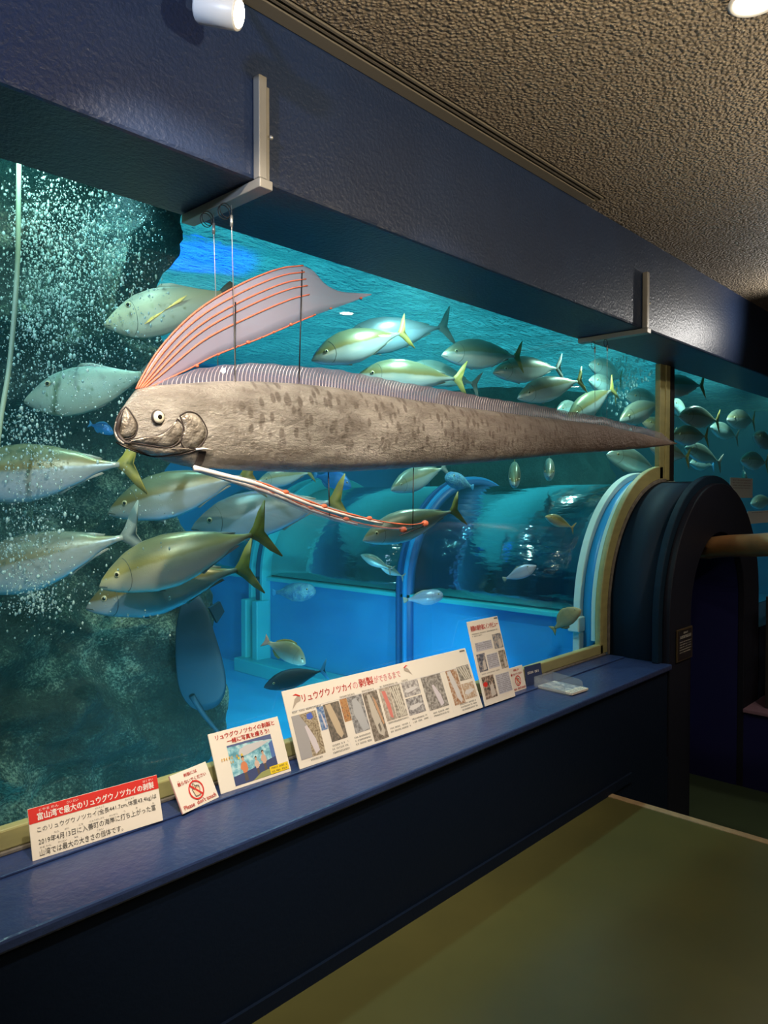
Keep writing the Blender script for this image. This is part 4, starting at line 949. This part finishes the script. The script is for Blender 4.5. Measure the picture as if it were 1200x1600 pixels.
bracket(xb2, PY(1003, 426, YW).z, 'steel L-bracket under the beam above the oarfish tail')
def hang(xc, y, end, label, r=.0016, loops=2):
    h = tag(empty('hanging_wire', (xc, y, ZB-.03)), label, 'wire', 'wires holding the oarfish'); o = (xc, y, ZB-.03)
    MB().tube([(xc, y, ZB-.03), (xc, y, ZB-.075), end], r, 6).build('cable', MT['wire'], h, True, o)
    MB().tube([(xc, y, ZB-.10), (xc, y, ZB-.065)], .005, 8).build('crimp', MT['wire'], h, True, o)
    for q in range(loops):
        pts = [(xc-.022+.022*math.cos(a)-.004*q, y+.004*q, ZB-.055-.006*q+.022*math.sin(a)) for a in [2*math.pi*i/18 for i in range(19)]]
        MB().tube(pts, .0016, 5, False).build('wire_loop', MT['dark_wire'], h, True, o)
    return h
hang(xb1, 1.985, PY(368, 596, YF-.025), 'front wire from the left bracket to the oarfish back')
hang(xb1, 2.085, PY(341, 590, YF+.03), 'rear wire from the left bracket passing behind the crest')
hang(xb2, 2.06, PY(948, 668, YF-.005), 'front wire from the right bracket to the tail', .0012, 1)
hang(xb2, 2.14, PY(930, 662, YF+.012), 'rear wire from the right bracket to the tail', .0012, 1)

# ------------------------------------------------------------------ ceiling lamps and track
lt = tag(empty('lighting_track', (0, 1.755, ZC+.05)), 'long lamp track recessed in the ceiling beside the beam', 'track'); lo = (0, 1.755, ZC+.05)
MB().box(-4.4, 3.42, 1.735, 1.745, ZC-.004, ZC+.05).build('side_rail', MT['ceil_trim'], lt, False, lo)
MB().box(-4.4, 3.42, 1.762, 1.772, ZC+.0, ZC+.05).build('side_rail', MT['ceil_trim'], lt, False, lo)
MB().box(-4.4, 3.42, 1.745, 1.762, ZC+.03, ZC+.05).build('channel', MT['black'], lt, False, lo)
# white cylinder spot on the track
a = PY(310, 10, 1.72); b = PY(373, 22, 1.63); ax = (b-a).normalized(); Lc = (b-a).length
ts = tag(empty('track_spotlight', (a+b)/2), 'white cylindrical spotlight hanging from the ceiling track', 'lamp'); to = (a+b)/2
MB().tube([a-ax*.0, a+ax*.006, b-ax*.004, b], [.036, .040, .040, .038], 28).build('lamp_body', MT['white_lamp'], ts, True, to)
MB().tube([b+ax*.0005, b+ax*.003], .031, 24).build('lens', MT['lamp_glow'], ts, False, to)
MB().tube([(to.x, to.y, to.z+.035), (to.x, 1.73, ZC-.05), (to.x, 1.753, ZC+.03)], .009, 10).build('stem', MT['white_lamp'], ts, True, to)
light('SPOT', b+ax*.02, 22, (1, .93, .82), b+ax+Vector((0, .1, -.25)), .03, 70, .6)
for i, (x, y) in enumerate(DOWN):
    lab = ['round recessed downlight at the top right corner of the picture', 'recessed downlight over the end of the raised floor', 'recessed downlight over the sunken passage', 'recessed downlight far down the room', 'recessed downlight behind the viewer'][i]
    dl = tag(empty('downlight', (x, y, ZC)), lab, 'lamp', 'recessed ceiling downlights')
    ring = []
    for (r, z) in ((.074, 0), (.078, -.006), (.070, -.010), (.058, -.004), (.056, .0)):
        ring.append([(r*math.cos(2*math.pi*k/32), r*math.sin(2*math.pi*k/32), z) for k in range(32)])
    MB().rings(ring, False).build('trim_ring', MT['white_lamp'], dl, True)
    MB().tube([(0, 0, -.002), (0, 0, .0)], .057, 28).build('lens', MT['lamp_glow'], dl, False)
# ------------------------------------------------------------------ copper pipe and metal frame by the portal
pp = [PX(1098, 858, 5.36)+Vector((0, .10, -.02)), PX(1106, 857, 5.34), PX(1118, 855, 5.30), PX(1140, 853, 5.24), PX(1180, 852, 5.10), PX(1240, 850, 4.95)]
pl_ = pp[-1]; pp += [Vector((4.97, .75, pl_.z)), Vector((4.97, .45, pl_.z-.02)), Vector((4.97, .32, pl_.z-.16)), Vector((4.97, .30, .5)), Vector((4.97, .30, ZLOW))]
pts = smooth_curve(pp, 40)
tag(MB().tube(pts, [.05+.024*min(1, i/4) for i in range(40)], 24).build('copper_pipe', MT['copper'], None, True), 'thick shiny copper pipe crossing before the tunnel portal', 'pipe')
mf = tag(empty('metal_rack', (6.12, 1.72, .01)), 'dark grey metal rack standing right of the portal opening', 'rack'); mo_ = (6.12, 1.72, .01)
MT['rack'] = M('dark_grey_steel', (.045, .045, .05), .5, .3)
for (x, y) in ((6.06, 1.70), (6.06, 1.3), (6.6, 1.70), (6.6, 1.3)):
    bevel(MB().box(x-.022, x+.022, y-.022, y+.022, .01, .86).build('post', MT['rack'], mf, False, mo_), .004)
for z in (.2, .5, .82):
    bevel(MB().box(6.04, 6.62, 1.28, 1.72, z, z+.02).build('shelf', MT['rack'], mf, False, mo_), .003)

# ------------------------------------------------------------------ printed signs on the ledge
_tc = {}
def glyphs(s):
    if s in _tc: return _tc[s]
    c = bpy.data.curves.new('lettering_source', 'FONT'); c.body = s; c.size = 1; c.resolution_u = 2
    o = bpy.data.objects.new('lettering_source', c); COL.objects.link(o)
    me = bpy.data.meshes.new_from_object(o.evaluated_get(bpy.context.evaluated_depsgraph_get()))
    vs = [v.co.copy() for v in me.vertices]; fs = [tuple(p.vertices) for p in me.polygons]
    bpy.data.objects.remove(o); bpy.data.curves.remove(c); bpy.data.meshes.remove(me)
    if vs:
        x0 = min(v.x for v in vs); x1 = max(v.x for v in vs); z0_ = min(v.y for v in vs); z1_ = max(v.y for v in vs)
    else: x0 = x1 = z0_ = z1_ = 0
    _tc[s] = (vs, fs, x0, x1, z0_, z1_); return _tc[s]
def text(mb, s, x, z, h, wdt=None, y=-.0016, align='l', bold=0.0, slant=0.0):
    vs, fs, x0, x1, z0_, z1_ = glyphs(s)
    if not vs: return
    k = h/max(z1_-z0_, 1e-5); kx = (wdt/(x1-x0)) if wdt else k; wd = kx*(x1-x0)
    ox = x-(wd/2 if align == 'c' else 0)
    for dx, dy in ([(0, 0)] if not bold else [(-bold, 0), (bold, .0), (0, bold)]):
        mb.add([(ox+(v.x-x0)*kx+dx, y-.00005*(dx > 0), z+(v.y-z0_)*k+dy+slant*(v.x-x0)*kx) for v in vs], fs)
def scribble(mb, x0, x1, z, h, y=-.0016, dens=.85, rnd=random):
    """a line of print too small to read: short marks of uneven width"""
    x = x0
    while x < x1-h*.3:
        wd = h*rnd.uniform(.5, .95)
        if rnd.random() < dens:
            for q in range(3):
                zz = z+h*(.05+.32*q)+h*rnd.uniform(-.05, .05); a = x+wd*rnd.uniform(0, .25); b_ = x+wd*rnd.uniform(.6, 1)
                mb.quad((a, y, zz), (b_, y, zz), (b_, y, zz+h*.15), (a, y, zz+h*.15))
            a = x+wd*rnd.uniform(.2, .6); mb.quad((a, y, z), (a+h*.14, y, z), (a+h*.14, y, z+h*.95), (a, y, z+h*.95))
        x += wd+h*.12
def rect(x0, x1, z0, z1, y=-.0008): return MB().quad((x0, y, z0), (x1, y, z0), (x1, y, z1), (x0, y, z1))
def poly(pts, y): return MB().add([(a, y, b) for a, b in pts], [tuple(range(len(pts)))])
def sign_root(name, BL, yaw, lean, label):
    r = empty(name); cy, sy = math.cos(yaw), math.sin(yaw)
    X = Vector((cy, sy, 0)); N = Vector((-sy, cy, 0)); Z = Vector((0, 0, 1))*math.cos(lean)+N*math.sin(lean); Y = Z.cross(X)
    r.matrix_world = Matrix(((X.x, Y.x, Z.x, BL[0]), (X.y, Y.y, Z.y, BL[1]), (X.z, Y.z, Z.z, BL[2]), (0, 0, 0, 1)))
    return tag(r, label, 'sign', 'white display boards on the ledge')
def panel(r, W, H, th=.005, mat='white_board', hole=None):
    return bevel(MB().box(0, W, 0, th, 0, H).build('panel', MT[mat], r), .0008)
def prop(r, W, H, lean):
    """folding easel foot behind the board"""
    MB().add([(W*.4, .005, H*.55), (W*.6, .005, H*.55), (W*.62, .03, .0), (W*.38, .03, .0), (W*.4, .008, H*.55), (W*.6, .008, H*.55), (W*.62, .033, .0), (W*.38, .033, .0)],
             [(0, 1, 2, 3), (7, 6, 5, 4), (0, 4, 5, 1), (1, 5, 6, 2), (2, 6, 7, 3), (3, 7, 4, 0)]).build('easel_foot', MT['white_board'], r)
ZS = ZL+.0085
D2R = math.pi/180
# 1: record-size oarfish
r = sign_root('caption_sign', (.823, 2.138, ZS), -4.2*D2R, 18*D2R, 'long white caption board with a red title band at the left end'); W, H = .392, .141
panel(r, W, H)
rect(0.0005, W-.0005, H*.70, H-.0005).build('title_band', MT['red_print'], r)
mb = MB(); text(mb, '富山湾で最大のリュウグウノツカイの剥製', W*.06, H*.735, H*.145, W*.90, bold=.0005)
for s, x in (('とやま わん', .075), ('さい だい', .275), ('はくせい', .875)): text(mb, s, W*x, H*.905, H*.05, W*(.14 if x < .1 else .085))
mb.build('title_lettering', MT['white_ink'], r)
mb = MB()
text(mb, 'このリュウグウノツカイ(全長441.7cm,体重43.4kg)は', W*.05, H*.49, H*.125, W*.92)
text(mb, '2019年4月13日に入善町の海岸に打ち上がった富', W*.05, H*.265, H*.125, W*.90)
text(mb, '山湾では最大の大きさの個体です。', W*.05, H*.05, H*.125, W*.62)
for s, x, z, wd in (('ぜんちょう', .475, .635, .07), ('たいじゅう', .715, .635, .07), ('ねん', .165, .41, .035), ('がつ', .24, .41, .03), ('にち', .345, .41, .03), ('にゅうぜんまち', .425, .41, .11), ('かいがん', .575, .41, .07), ('う', .69, .41, .014), ('あ', .79, .41, .014), ('と', .93, .41, .014), ('やま わん', .055, .195, .08), ('さいだい', .185, .195, .06), ('おお', .30, .195, .03), ('こたい', .47, .195, .05)):
    text(mb, s, W*x, H*z, H*.035, W*wd)
mb.build('body_lettering', MT['black_ink'], r)
prop(r, W, H, 0)
# 2 and 6: please don't touch
def touch_sign(BL, yaw, lean, W, H, label):
    r = sign_root('warning_sign', BL, yaw, lean, label); r['group'] = "small don't touch cards"
    panel(r, W, H, .008, 'white_board')
    MB().box(-.001, 0, .0015, .0065, 0, H).build('foam_edge', MT['pink_edge'], r)
    mb = MB()
    text(mb, '剥製には', W*.32, H*.83, H*.09, W*.36, bold=.0003); text(mb, '触らないでください', W*.10, H*.66, H*.10, W*.78, bold=.0003)
    text(mb, 'さわ', W*.11, H*.775, H*.03, W*.06)
    text(mb, "Please  don't touch", W*.06, H*.06, H*.11, W*.88, bold=.0004)
    mb.build('lettering', MT['red_ink'], r)
    ic = empty('prohibition_icon'); ic.parent = r; cx, cz, R = W*.5, H*.42, W*.20
    mb = MB(); n = 40
    for i in range(n):
        a, b_ = 2*math.pi*i/n, 2*math.pi*(i+1)/n
        mb.quad(*[(cx+q*math.cos(t), -.0024, cz+q*math.sin(t)) for q, t in ((R, a), (R, b_), (R*.84, b_), (R*.84, a))])
    d = R*.86*.7071; k = R*.07
    mb.quad((cx-d-k, -.0025, cz+d-k), (cx-d+k, -.0025, cz+d+k), (cx+d+k, -.0025, cz-d+k), (cx+d-k, -.0025, cz-d-k))
    o = mb.build('prohibition_ring', MT['red_print'], r)
    hand = [(-.30, -.62), (.28, -.62), (.38, -.25), (.50, .05), (.50, .32), (.40, .36), (.36, .12), (.32, .40), (.22, .44), (.18, .16), (.14, .42), (.02, .44), (.0, .16), (-.06, .62), (-.18, .72), (-.26, .64), (-.20, .06), (-.36, .20), (-.48, .14), (-.42, -.10)]
    poly([(cx+a*R, cz+b_*R) for a, b_ in hand], -.0018).build('hand_print', MT['skin_ink'], r)
    mb = MB()
    for (a, b_), (c, d_) in zip(hand, hand[1:]+hand[:1]):
        v = Vector((c-a, d_-b_)); nn = Vector((-v.y, v.x)).normalized()*.035
        mb.quad(*[(cx+p*R, -.0021, cz+q*R) for p, q in ((a+nn.x, b_+nn.y), (c+nn.x, d_+nn.y), (c-nn.x, d_-nn.y), (a-nn.x, b_-nn.y))])
    mb.build('hand_outline', MT['black_ink'], r)
    bpy.data.objects.remove(ic); prop(r, W, H, 0); return r
touch_sign((1.283, 2.103, ZS), 11*D2R, 30*D2R, .160, .128, "small white don't-touch card with a hand icon beside the red-banded board")
# 3: take a photo
r = sign_root('photo_sign', (1.459, 2.148, ZS), -1.6*D2R, 24*D2R, 'white board with a framed group photo and a yellow label'); W, H = .305, .207
panel(r, W, H)
mb = MB(); text(mb, 'リュウグウノツカイの剥製と', W*.08, H*.865, H*.085, W*.84, bold=.0006); text(mb, '一緒に写真を撮ろう!', W*.22, H*.755, H*.085, W*.60, bold=.0006); mb.build('title_lettering', MT['red_ink'], r)
def Mnoise(name, a, b, c, s, st=(1, 1, 1)):
    m, nt, bs = newmat(name); f = noisetex(nt, mapping(nt, st), s, 4, .6)
    nt.links.new(ramp(nt, f, [(.38, a), (.5, b), (.62, c)]), bs.inputs['Base Color']); bs.inputs['Roughness'].default_value = .45; return m
A = lambda a: W*a
B = lambda b: H*(1-b)
def block(parent, name, a0, a1, b0, b1, mat, y=-.0008): return rect(A(a0), A(a1), B(b1), B(b0), y).build(name, mat, parent)
MT['ph_water'] = Mnoise('print_water', (.10, .30, .40), (.22, .50, .62), (.50, .72, .78), 40)
ph = block(r, 'photo_print', .20, .83, .27, .95, MT['ph_water'])
P2 = lambda pts, mat, nm, y=-.0012: poly([(A(a), B(b)) for a, b in pts], y).build(nm, mat, ph)
P2([(.20, .27), (.83, .27), (.83, .36), (.56, .31), (.20, .30)], M('print_beam', (.10, .13, .28), .5), 'print_beam')
P2([(.33, .46), (.36, .38), (.46, .34), (.66, .345), (.81, .37), (.66, .43), (.45, .50), (.37, .51)], M('print_oarfish', (.55, .55, .58), .5), 'print_oarfish', -.0014)
P2([(.20, .80), (.45, .76), (.83, .66), (.83, .95), (.20, .95)], M('print_ledge', (.05, .07, .18), .5), 'print_ledge')
P2([(.45, .95), (.58, .86), (.83, .82), (.83, .95)], M('print_floor', (.30, .32, .12), .5), 'print_floor', -.0013)
P2([(.77, .42), (.83, .38), (.83, .66), (.77, .68)], M('print_portal', (.08, .16, .42), .5), 'print_portal', -.0013)
def person_print(cx, top, h, shirt):
    k = h
    MTs = M('print_shirt', shirt, .6); MTd = M('print_trousers', (.10, .08, .07), .6); MTk = M('print_skin', (.58, .36, .24), .6); MTh = M('print_hair', (.05, .03, .025), .6)
    P2([(cx-.035*k, top+.62*k), (cx+.035*k, top+.60*k), (cx+.05*k, top+1.0*k), (cx+.005*k, top+1.0*k), (cx, top+.75*k), (cx-.01*k, top+1.02*k), (cx-.06*k, top+1.02*k), (cx-.05*k, top+.7*k)], MTd, 'print_trousers', -.0016)
    P2([(cx-.05*k, top+.24*k), (cx+.04*k, top+.22*k), (cx+.10*k, top+.34*k), (cx+.11*k, top+.58*k), (cx+.07*k, top+.60*k), (cx+.06*k, top+.66*k), (cx-.07*k, top+.68*k), (cx-.08*k, top+.55*k), (cx-.13*k, top+.48*k), (cx-.09*k, top+.30*k)], MTs, 'print_shirt', -.0018)
    P2([(cx+.045*k*math.cos(t), top+.11*k+.11*k*math.sin(t)) for t in [2*math.pi*i/14 for i in range(14)]], MTk, 'print_face', -.0020)
    P2([(cx-.05*k, top+.10*k), (cx-.045*k, top+.02*k), (cx, top-.02*k), (cx+.045*k, top+.02*k), (cx+.05*k, top+.09*k), (cx, top+.05*k)], MTh, 'print_hair', -.0022)
person_print(.37, .50, .42, (.62, .22, .10)); person_print(.545, .57, .30, (.60, .44, .36)); person_print(.655, .50, .34, (.58, .38, .30))
mb = MB()
scribble(mb, A(.09), A(.30), B(.50), H*.05, -.0024); scribble(mb, A(.17), A(.25), B(.57), H*.045, -.0024)
mb.build('orange_lettering', MT['orange_ink'], r)
def star(cx, cz, R, y): return poly([(cx+(R if i % 2 == 0 else R*.42)*math.sin(math.pi*i/5), cz+(R if i % 2 == 0 else R*.42)*math.cos(math.pi*i/5)) for i in range(10)], y)
for a, b_ in ((.32, .52), (.37, .48)): star(A(a), B(b_), H*.03, -.0026).build('yellow_star', MT['yellow'], r)
lb = block(r, 'yellow_label', .70, .975, .815, .945, MT['yellow'], -.0024)
mb = MB(); scribble(mb, A(.72), A(.955), B(.865), H*.032, -.003); scribble(mb, A(.72), A(.95), B(.925), H*.032, -.003); mb.build('label_lettering', MT['black_ink'], lb)
prop(r, W, H, 0)
# 4: how the specimen was made
r = sign_root('process_board', (1.797, 2.128, ZS), -1.0*D2R, 22*D2R, 'very long white board with a row of process photos under a red heading'); W, H = 1.145, .297
panel(r, W, H)
mb = MB(); text(mb, 'リュウグウノツカイ', W*.075, H*.80, H*.105, W*.235, bold=.0006); text(mb, '剥製', W*.345, H*.80, H*.115, W*.075, bold=.0007); mb.build('heading_lettering', MT['red_ink'], r)
mb = MB(); text(mb, 'の', W*.315, H*.80, H*.09, W*.024, bold=.0008); text(mb, 'ができるまで', W*.425, H*.805, H*.10, W*.145, bold=.0007); mb.build('pink_lettering', MT['pink_ink'], r)
def doodle(cx, cz, s, flip):
    q = lambda pts: [(cx+flip*a*s, cz+b_*s) for a, b_ in pts]
    poly(q([(-.5, .30), (-.2, .42), (.1, .25), (.5, -.45), (.0, -.05), (-.4, .05)]), -.0016).build('oarfish_drawing', M('drawing_body', (.42, .36, .30), .6), r)
    poly(q([(-.5, .42), (-.1, .62), (.2, .55), (-.1, .50), (-.42, .34)]), -.0020).build('crest_drawing', MT['red_print'], r)
doodle(W*.048, H*.82, .052, -1); doodle(W*.615, H*.86, .045, 1)
mb = MB().quad((W*.02, -.001, H*.715), (W*.99, -.001, H*.715), (W*.99, -.001, H*.719), (W*.02, -.001, H*.719))
for a in (.235, .345, .43, .555, .67, .81): mb.quad((W*a, -.001, H*.06), (W*a+.0006, -.001, H*.06), (W*a+.0006, -.001, H*.715), (W*a, -.001, H*.715))
mb.build('rule_lines', MT['lav'], r)
PH = [(.013, .120, .34, .90, ((.16, .12, .08), (.34, .28, .19), (.48, .42, .32)), 'strip'), (.126, .156, .31, .62, ((.06, .12, .30), (.16, .26, .46), (.40, .46, .55)), 'strip'),
      (.157, .232, .30, .80, ((.10, .09, .08), (.16, .14, .12), (.24, .20, .16)), 'blade'), (.236, .270, .29, .60, ((.35, .14, .06), (.50, .28, .12), (.20, .12, .08)), None),
      (.271, .345, .29, .79, ((.14, .14, .14), (.26, .26, .27), (.40, .40, .40)), 'wide'), (.350, .425, .29, .97, ((.12, .10, .08), (.20, .17, .14), (.34, .30, .26)), 'head'),
      (.436, .490, .29, .76, ((.30, .26, .22), (.42, .36, .30), (.55, .48, .42)), 'red'), (.492, .550, .29, .76, ((.16, .14, .12), (.36, .33, .28), (.60, .56, .50)), 'stripes'),
      (.560, .655, .29, .51, ((.22, .20, .20), (.40, .38, .38), (.60, .58, .56)), 'model'), (.560, .655, .53, .78, ((.14, .13, .13), (.30, .29, .30), (.50, .49, .48)), 'model'),
      (.675, .795, .29, .80, ((.14, .13, .12), (.28, .26, .24), (.44, .42, .40)), 'strip'), (.83, .900, .29, .84, ((.30, .14, .07), (.42, .26, .16), (.60, .52, .46)), 'blade'),
      (.905, .985, .27, .50, ((.14, .13, .11), (.26, .24, .21), (.46, .43, .40)), 'stripes'), (.905, .985, .55, .80, ((.40, .26, .16), (.52, .40, .30), (.62, .56, .50)), 'model')]
for i, (a0, a1, b0, b1, cs, kind) in enumerate(PH):
    m_ = Mnoise('print_photo', *cs, 70 if i else 130)
    p_ = block(r, 'photo_print', a0, a1, b0, b1, m_); am = (a0+a1)/2; aw = a1-a0; bh = b1-b0
    Q = lambda pts, c, nm, y=-.0013: poly([(A(a0+aw*x), B(b0+bh*z)) for x, z in pts], y).build(nm, M('print_colour', c, .55), p_)
    if kind == 'strip': Q([(.42, .30), (.52, .28), (.74, .62), (.80, .90), (.62, .96), (.52, .70)], (.62, .57, .62), 'print_fish')
    if kind == 'strip' and i == 0: Q([(.60, .04), (.80, .02), (.84, .14), (.70, .18), (.58, .14)], (.08, .14, .55), 'print_tarp'); Q([(0, 0), (.30, .0), (.55, .30), (.5, .60), (.45, 1), (0, 1)], (.36, .35, .36), 'print_road', -.0011)
    if kind == 'blade': Q([(.12, .02), (.45, .02), (.72, .55), (.80, .88), (.62, .97), (.42, .80), (.22, .35)], (.52, .42, .30) if i < 9 else (.60, .58, .58), 'print_fish')
    if kind == 'wide': Q([(.30, .10), (.55, .06), (.80, .30), (.95, .95), (.55, 1), (.20, .45)], (.42, .43, .45), 'print_fish')
    if kind == 'head': Q([(.25, .05), (.45, .05), (.70, .50), (.85, .85), (.70, .95), (.40, .86), (.25, .50)], (.50, .46, .40), 'print_fish'); Q([(.48, .70), (.62, .66), (.66, .80), (.54, .86)], (.16, .14, .12), 'print_gill', -.0016); Q([(.6, .1), (.75, .2), (.95, .7), (.85, .72), (.65, .35)], (.50, .30, .18), 'print_arm', -.0015)
    if kind == 'red': Q([(.2, .08), (.55, .10), (.72, .55), (.70, .95), (.45, .90), (.35, .5)], (.62, .20, .17), 'print_fish')
    if kind == 'stripes':
        for q in range(4): Q([(.05+.2*q, .03), (.15+.2*q, .03), (.5+.14*q, .97), (.42+.14*q, .97)], (.62, .58, .50), 'print_strut')
    if kind == 'model': Q([(.05, .62), (.2, .45), (.6, .42), (.97, .5), (.6, .66), (.25, .74)], (.62, .60, .60), 'print_fish')
mb = MB()
for (a0, a1, b, n_) in ((.05, .105, .945, 1), (.15, .23, .86, 3), (.26, .34, .85, 3), (.44, .55, .80, 1), (.44, .55, .88, 2), (.565, .655, .85, 2), (.69, .79, .86, 2), (.86, .97, .86, 3), (.02, .15, .31, 1), (.24, .32, .275, 1), (.35, .42, .275, 1), (.44, .54, .275, 1), (.565, .60, .275, 1)):
    for k in range(n_): scribble(mb, A(a0), A(a1), B(b+.045*k), H*.026)
mb.build('small_lettering', MT['grey_ink'], r)
block(r, 'corner_mark', .955, .99, .025, .05, MT['grey_ink'], -.001)
for a in (.05, .95): MB().box(W*a, W*a+.02, .005, .03, .0, .05).build('easel_foot', MT['clear'], r)
# 5: interview
r = sign_root('interview_board', (2.962, 2.108, ZS), -.4*D2R, 16*D2R, 'tall white board with small photos and a red interview heading'); W, H = .262, .418
panel(r, W, H)
mb = MB(); text(mb, '剥製の製作者にインタビュー', W*.06, H*.875, H*.065, W*.88, bold=.0006); mb.build('heading_lettering', MT['red_ink'], r)
for i, (a0, a1, b0, b1, cs) in enumerate([(.68, .97, .21, .39, ((.10, .12, .16), (.30, .30, .32), (.50, .42, .36))), (.06, .32, .40, .61, ((.05, .05, .07), (.14, .16, .22), (.42, .36, .32))), (.76, .98, .42, .64, ((.12, .10, .08), (.30, .26, .22), (.46, .42, .38))), (.06, .44, .67, .93, ((.05, .05, .05), (.25, .18, .14), (.50, .40, .34)))]):
    p_ = block(r, 'photo_print', a0, a1, b0, b1, Mnoise('print_photo', *cs, 60))
    if i == 3: poly([(A(.07+.14*(1+math.cos(t))/2), B(.73+.06*(1+math.sin(t))/2)) for t in [2*math.pi*k/14 for k in range(14)]], -.0013).build('print_bucket', MT['red_print'], p_)
    poly([(A(a0+(a1-a0)*x), B(b0+(b1-b0)*z)) for x, z in ((.55, .45), (.8, .35), (.9, .9), (.5, .95))], -.0013).build('print_figure', M('print_colour', (.55, .50, .46), .6), p_)
mb = MB(); rr = random.Random(3)
for (a0, a1, b0, b1) in ((.09, .62, .265, .37), (.09, .62, .375, .385), (.36, .72, .43, .60), (.08, .70, .625, .65), (.50, .95, .69, .92)):
    if b1-b0 > .03: rect(A(a0), A(a1), B(b1), B(b0), -.001).build('tint_block', MT['lav'], r)
    z = b0+.02
    while z < b1+.001: scribble(mb, A(a0+.01), A(a1-.02), B(z), H*.014, -.002, rnd=rr); z += .022
for z in (.165, .19): scribble(mb, A(.06), A(.94 if z < .18 else .4), B(z), H*.016, -.002, rnd=rr)
mb.build('small_lettering', MT['grey_ink'], r)
block(r, 'corner_mark', .86, .98, .012, .03, MT['grey_ink'], -.001); prop(r, W, H, 0)
touch_sign((3.262, 2.150, ZS), 0, 13*D2R, .135, .125, "second small don't-touch card, half hidden by the tall interview board")
# pamphlet tray with an upright card
tr = tag(empty('pamphlet_tray', (3.44, 1.92, ZL)), 'clear acrylic pamphlet tray on the ledge beside the arch', 'tray'); TR = (3.44, 1.92, ZL)
yaw_ = Matrix.Rotation(-8*D2R, 4, 'Z')
tr.rotation_euler = (0, 0, -4*D2R); tw, td = .17, .22
def tb(x0, x1, y0, y1, z0, z1, nm, mat): return MB().box(x0, x1, y0, y1, z0, z1).build(nm, mat, tr)
tb(0, tw, 0, td, 0, .004, 'tray_floor', MT['clear'])
for x in (0, tw-.003):
    MB().add([(x+a, y, z) for a in (0, .003) for y, z in ((.02, .004), (td, .004), (td, .062), (.05, .052), (.03, .044))], [(0, 1, 2, 3, 4), (9, 8, 7, 6, 5)]+[(i, (i+1) % 5, 5+(i+1) % 5, 5+i) for i in range(5)]).build('tray_side', MT['clear'], tr)
tb(.003, tw-.003, td-.003, td, .004, .062, 'tray_back', MT['clear'])
pam = tag(empty('pamphlet_stack', (3.44, 1.92, ZL+.004)), 'stack of printed pamphlets lying in the clear tray', 'pamphlets'); pam.rotation_euler = (0, 0, -4*D2R)
MB().box(.008, tw-.008, -.012, td-.02, .001, .012).build('pages', MT['white_board'], pam)
MT['ph_pam'] = Mnoise('print_pamphlet', (.16, .18, .26), (.38, .40, .46), (.66, .62, .56), 28)
MB().box(.012, tw-.012, .03, td-.024, .012, .0128).build('cover_print', MT['ph_pam'], pam)
mb = MB(); rr = random.Random(5)
for k in range(3):
    for i in range(14):
        x = .015+i*.0098; mb.box(x, x+rr.uniform(.004, .008), -.006+.011*k, -.001+.011*k, .012, .0126)
mb.build('cover_lettering', MT['grey_ink'], pam)
r = sign_root('navy_card', (3.43, 2.168, ZS), -4*D2R, 10*D2R, 'small navy card standing upright behind the pamphlet tray'); W, H = .15, .105; r['group'] = 'white display boards on the ledge'
del r['group']; r['category'] = 'card'
panel(r, W, H, .003, 'navy_card'); mb = MB(); scribble(mb, W*.12, W*.8, H*.58, H*.13); mb.build('lettering', MT['white_ink'], r)
# plaque on the portal
a = PY(1056, 985, YW-.004); b = PY(1080, 1026, YW-.004)
pq = tag(empty('wall_plaque', (a.x, YW-.004, b.z)), 'small black plaque with bronze border on the portal face', 'plaque'); PW, PHh = b.x-a.x, a.z-b.z
bevel(MB().box(0, PW, -.008, 0, 0, PHh).build('plaque_border', MT['plaque_frame'], pq), .003)
MB().box(PW*.08, PW*.92, -.010, -.008, PHh*.05, PHh*.95).build('plaque_plate', MT['plaque'], pq)
mb = MB(); scribble(mb, PW*.38, PW*.66, PHh*.84, PHh*.06, -.0106); scribble(mb, PW*.16, PW*.86, PHh*.70, PHh*.10, -.0106)
for k in range(5): scribble(mb, PW*.14, PW*.86, PHh*(.58-.08*k), PHh*.035, -.0106)
mb.build('plaque_lettering', MT['white_ink'], pq)
# notices on the right pane
def notice(u0, v0, u1, v1, label, lines):
    a = PY(u0, v0, YG+.0105); b = PY(u1, v0, YG+.0105); z_ = a.z-(v1-v0)/FPX*(a-CAM).dot(FW)
    n_ = tag(empty('paper_notice', (a.x, YG+.0105, z_)), label, 'notice'); Wn, Hn = b.x-a.x, a.z-z_
    MB().box(0, Wn, -.0008, .0012, 0, Hn).build('sheet', MT['paper'], n_)
    mb = MB()
    for k in range(lines): scribble(mb, Wn*.1, Wn*.9, Hn*(.86-.13*k), Hn*.055, -.0012)
    mb.build('lettering', MT['grey_ink'], n_)
notice(1141, 746, 1176, 778, 'square paper notice on the right pane above the portal', 4)
notice(1168, 799, 1225, 819, 'pale strip of paper on the right pane by the picture edge', 1)
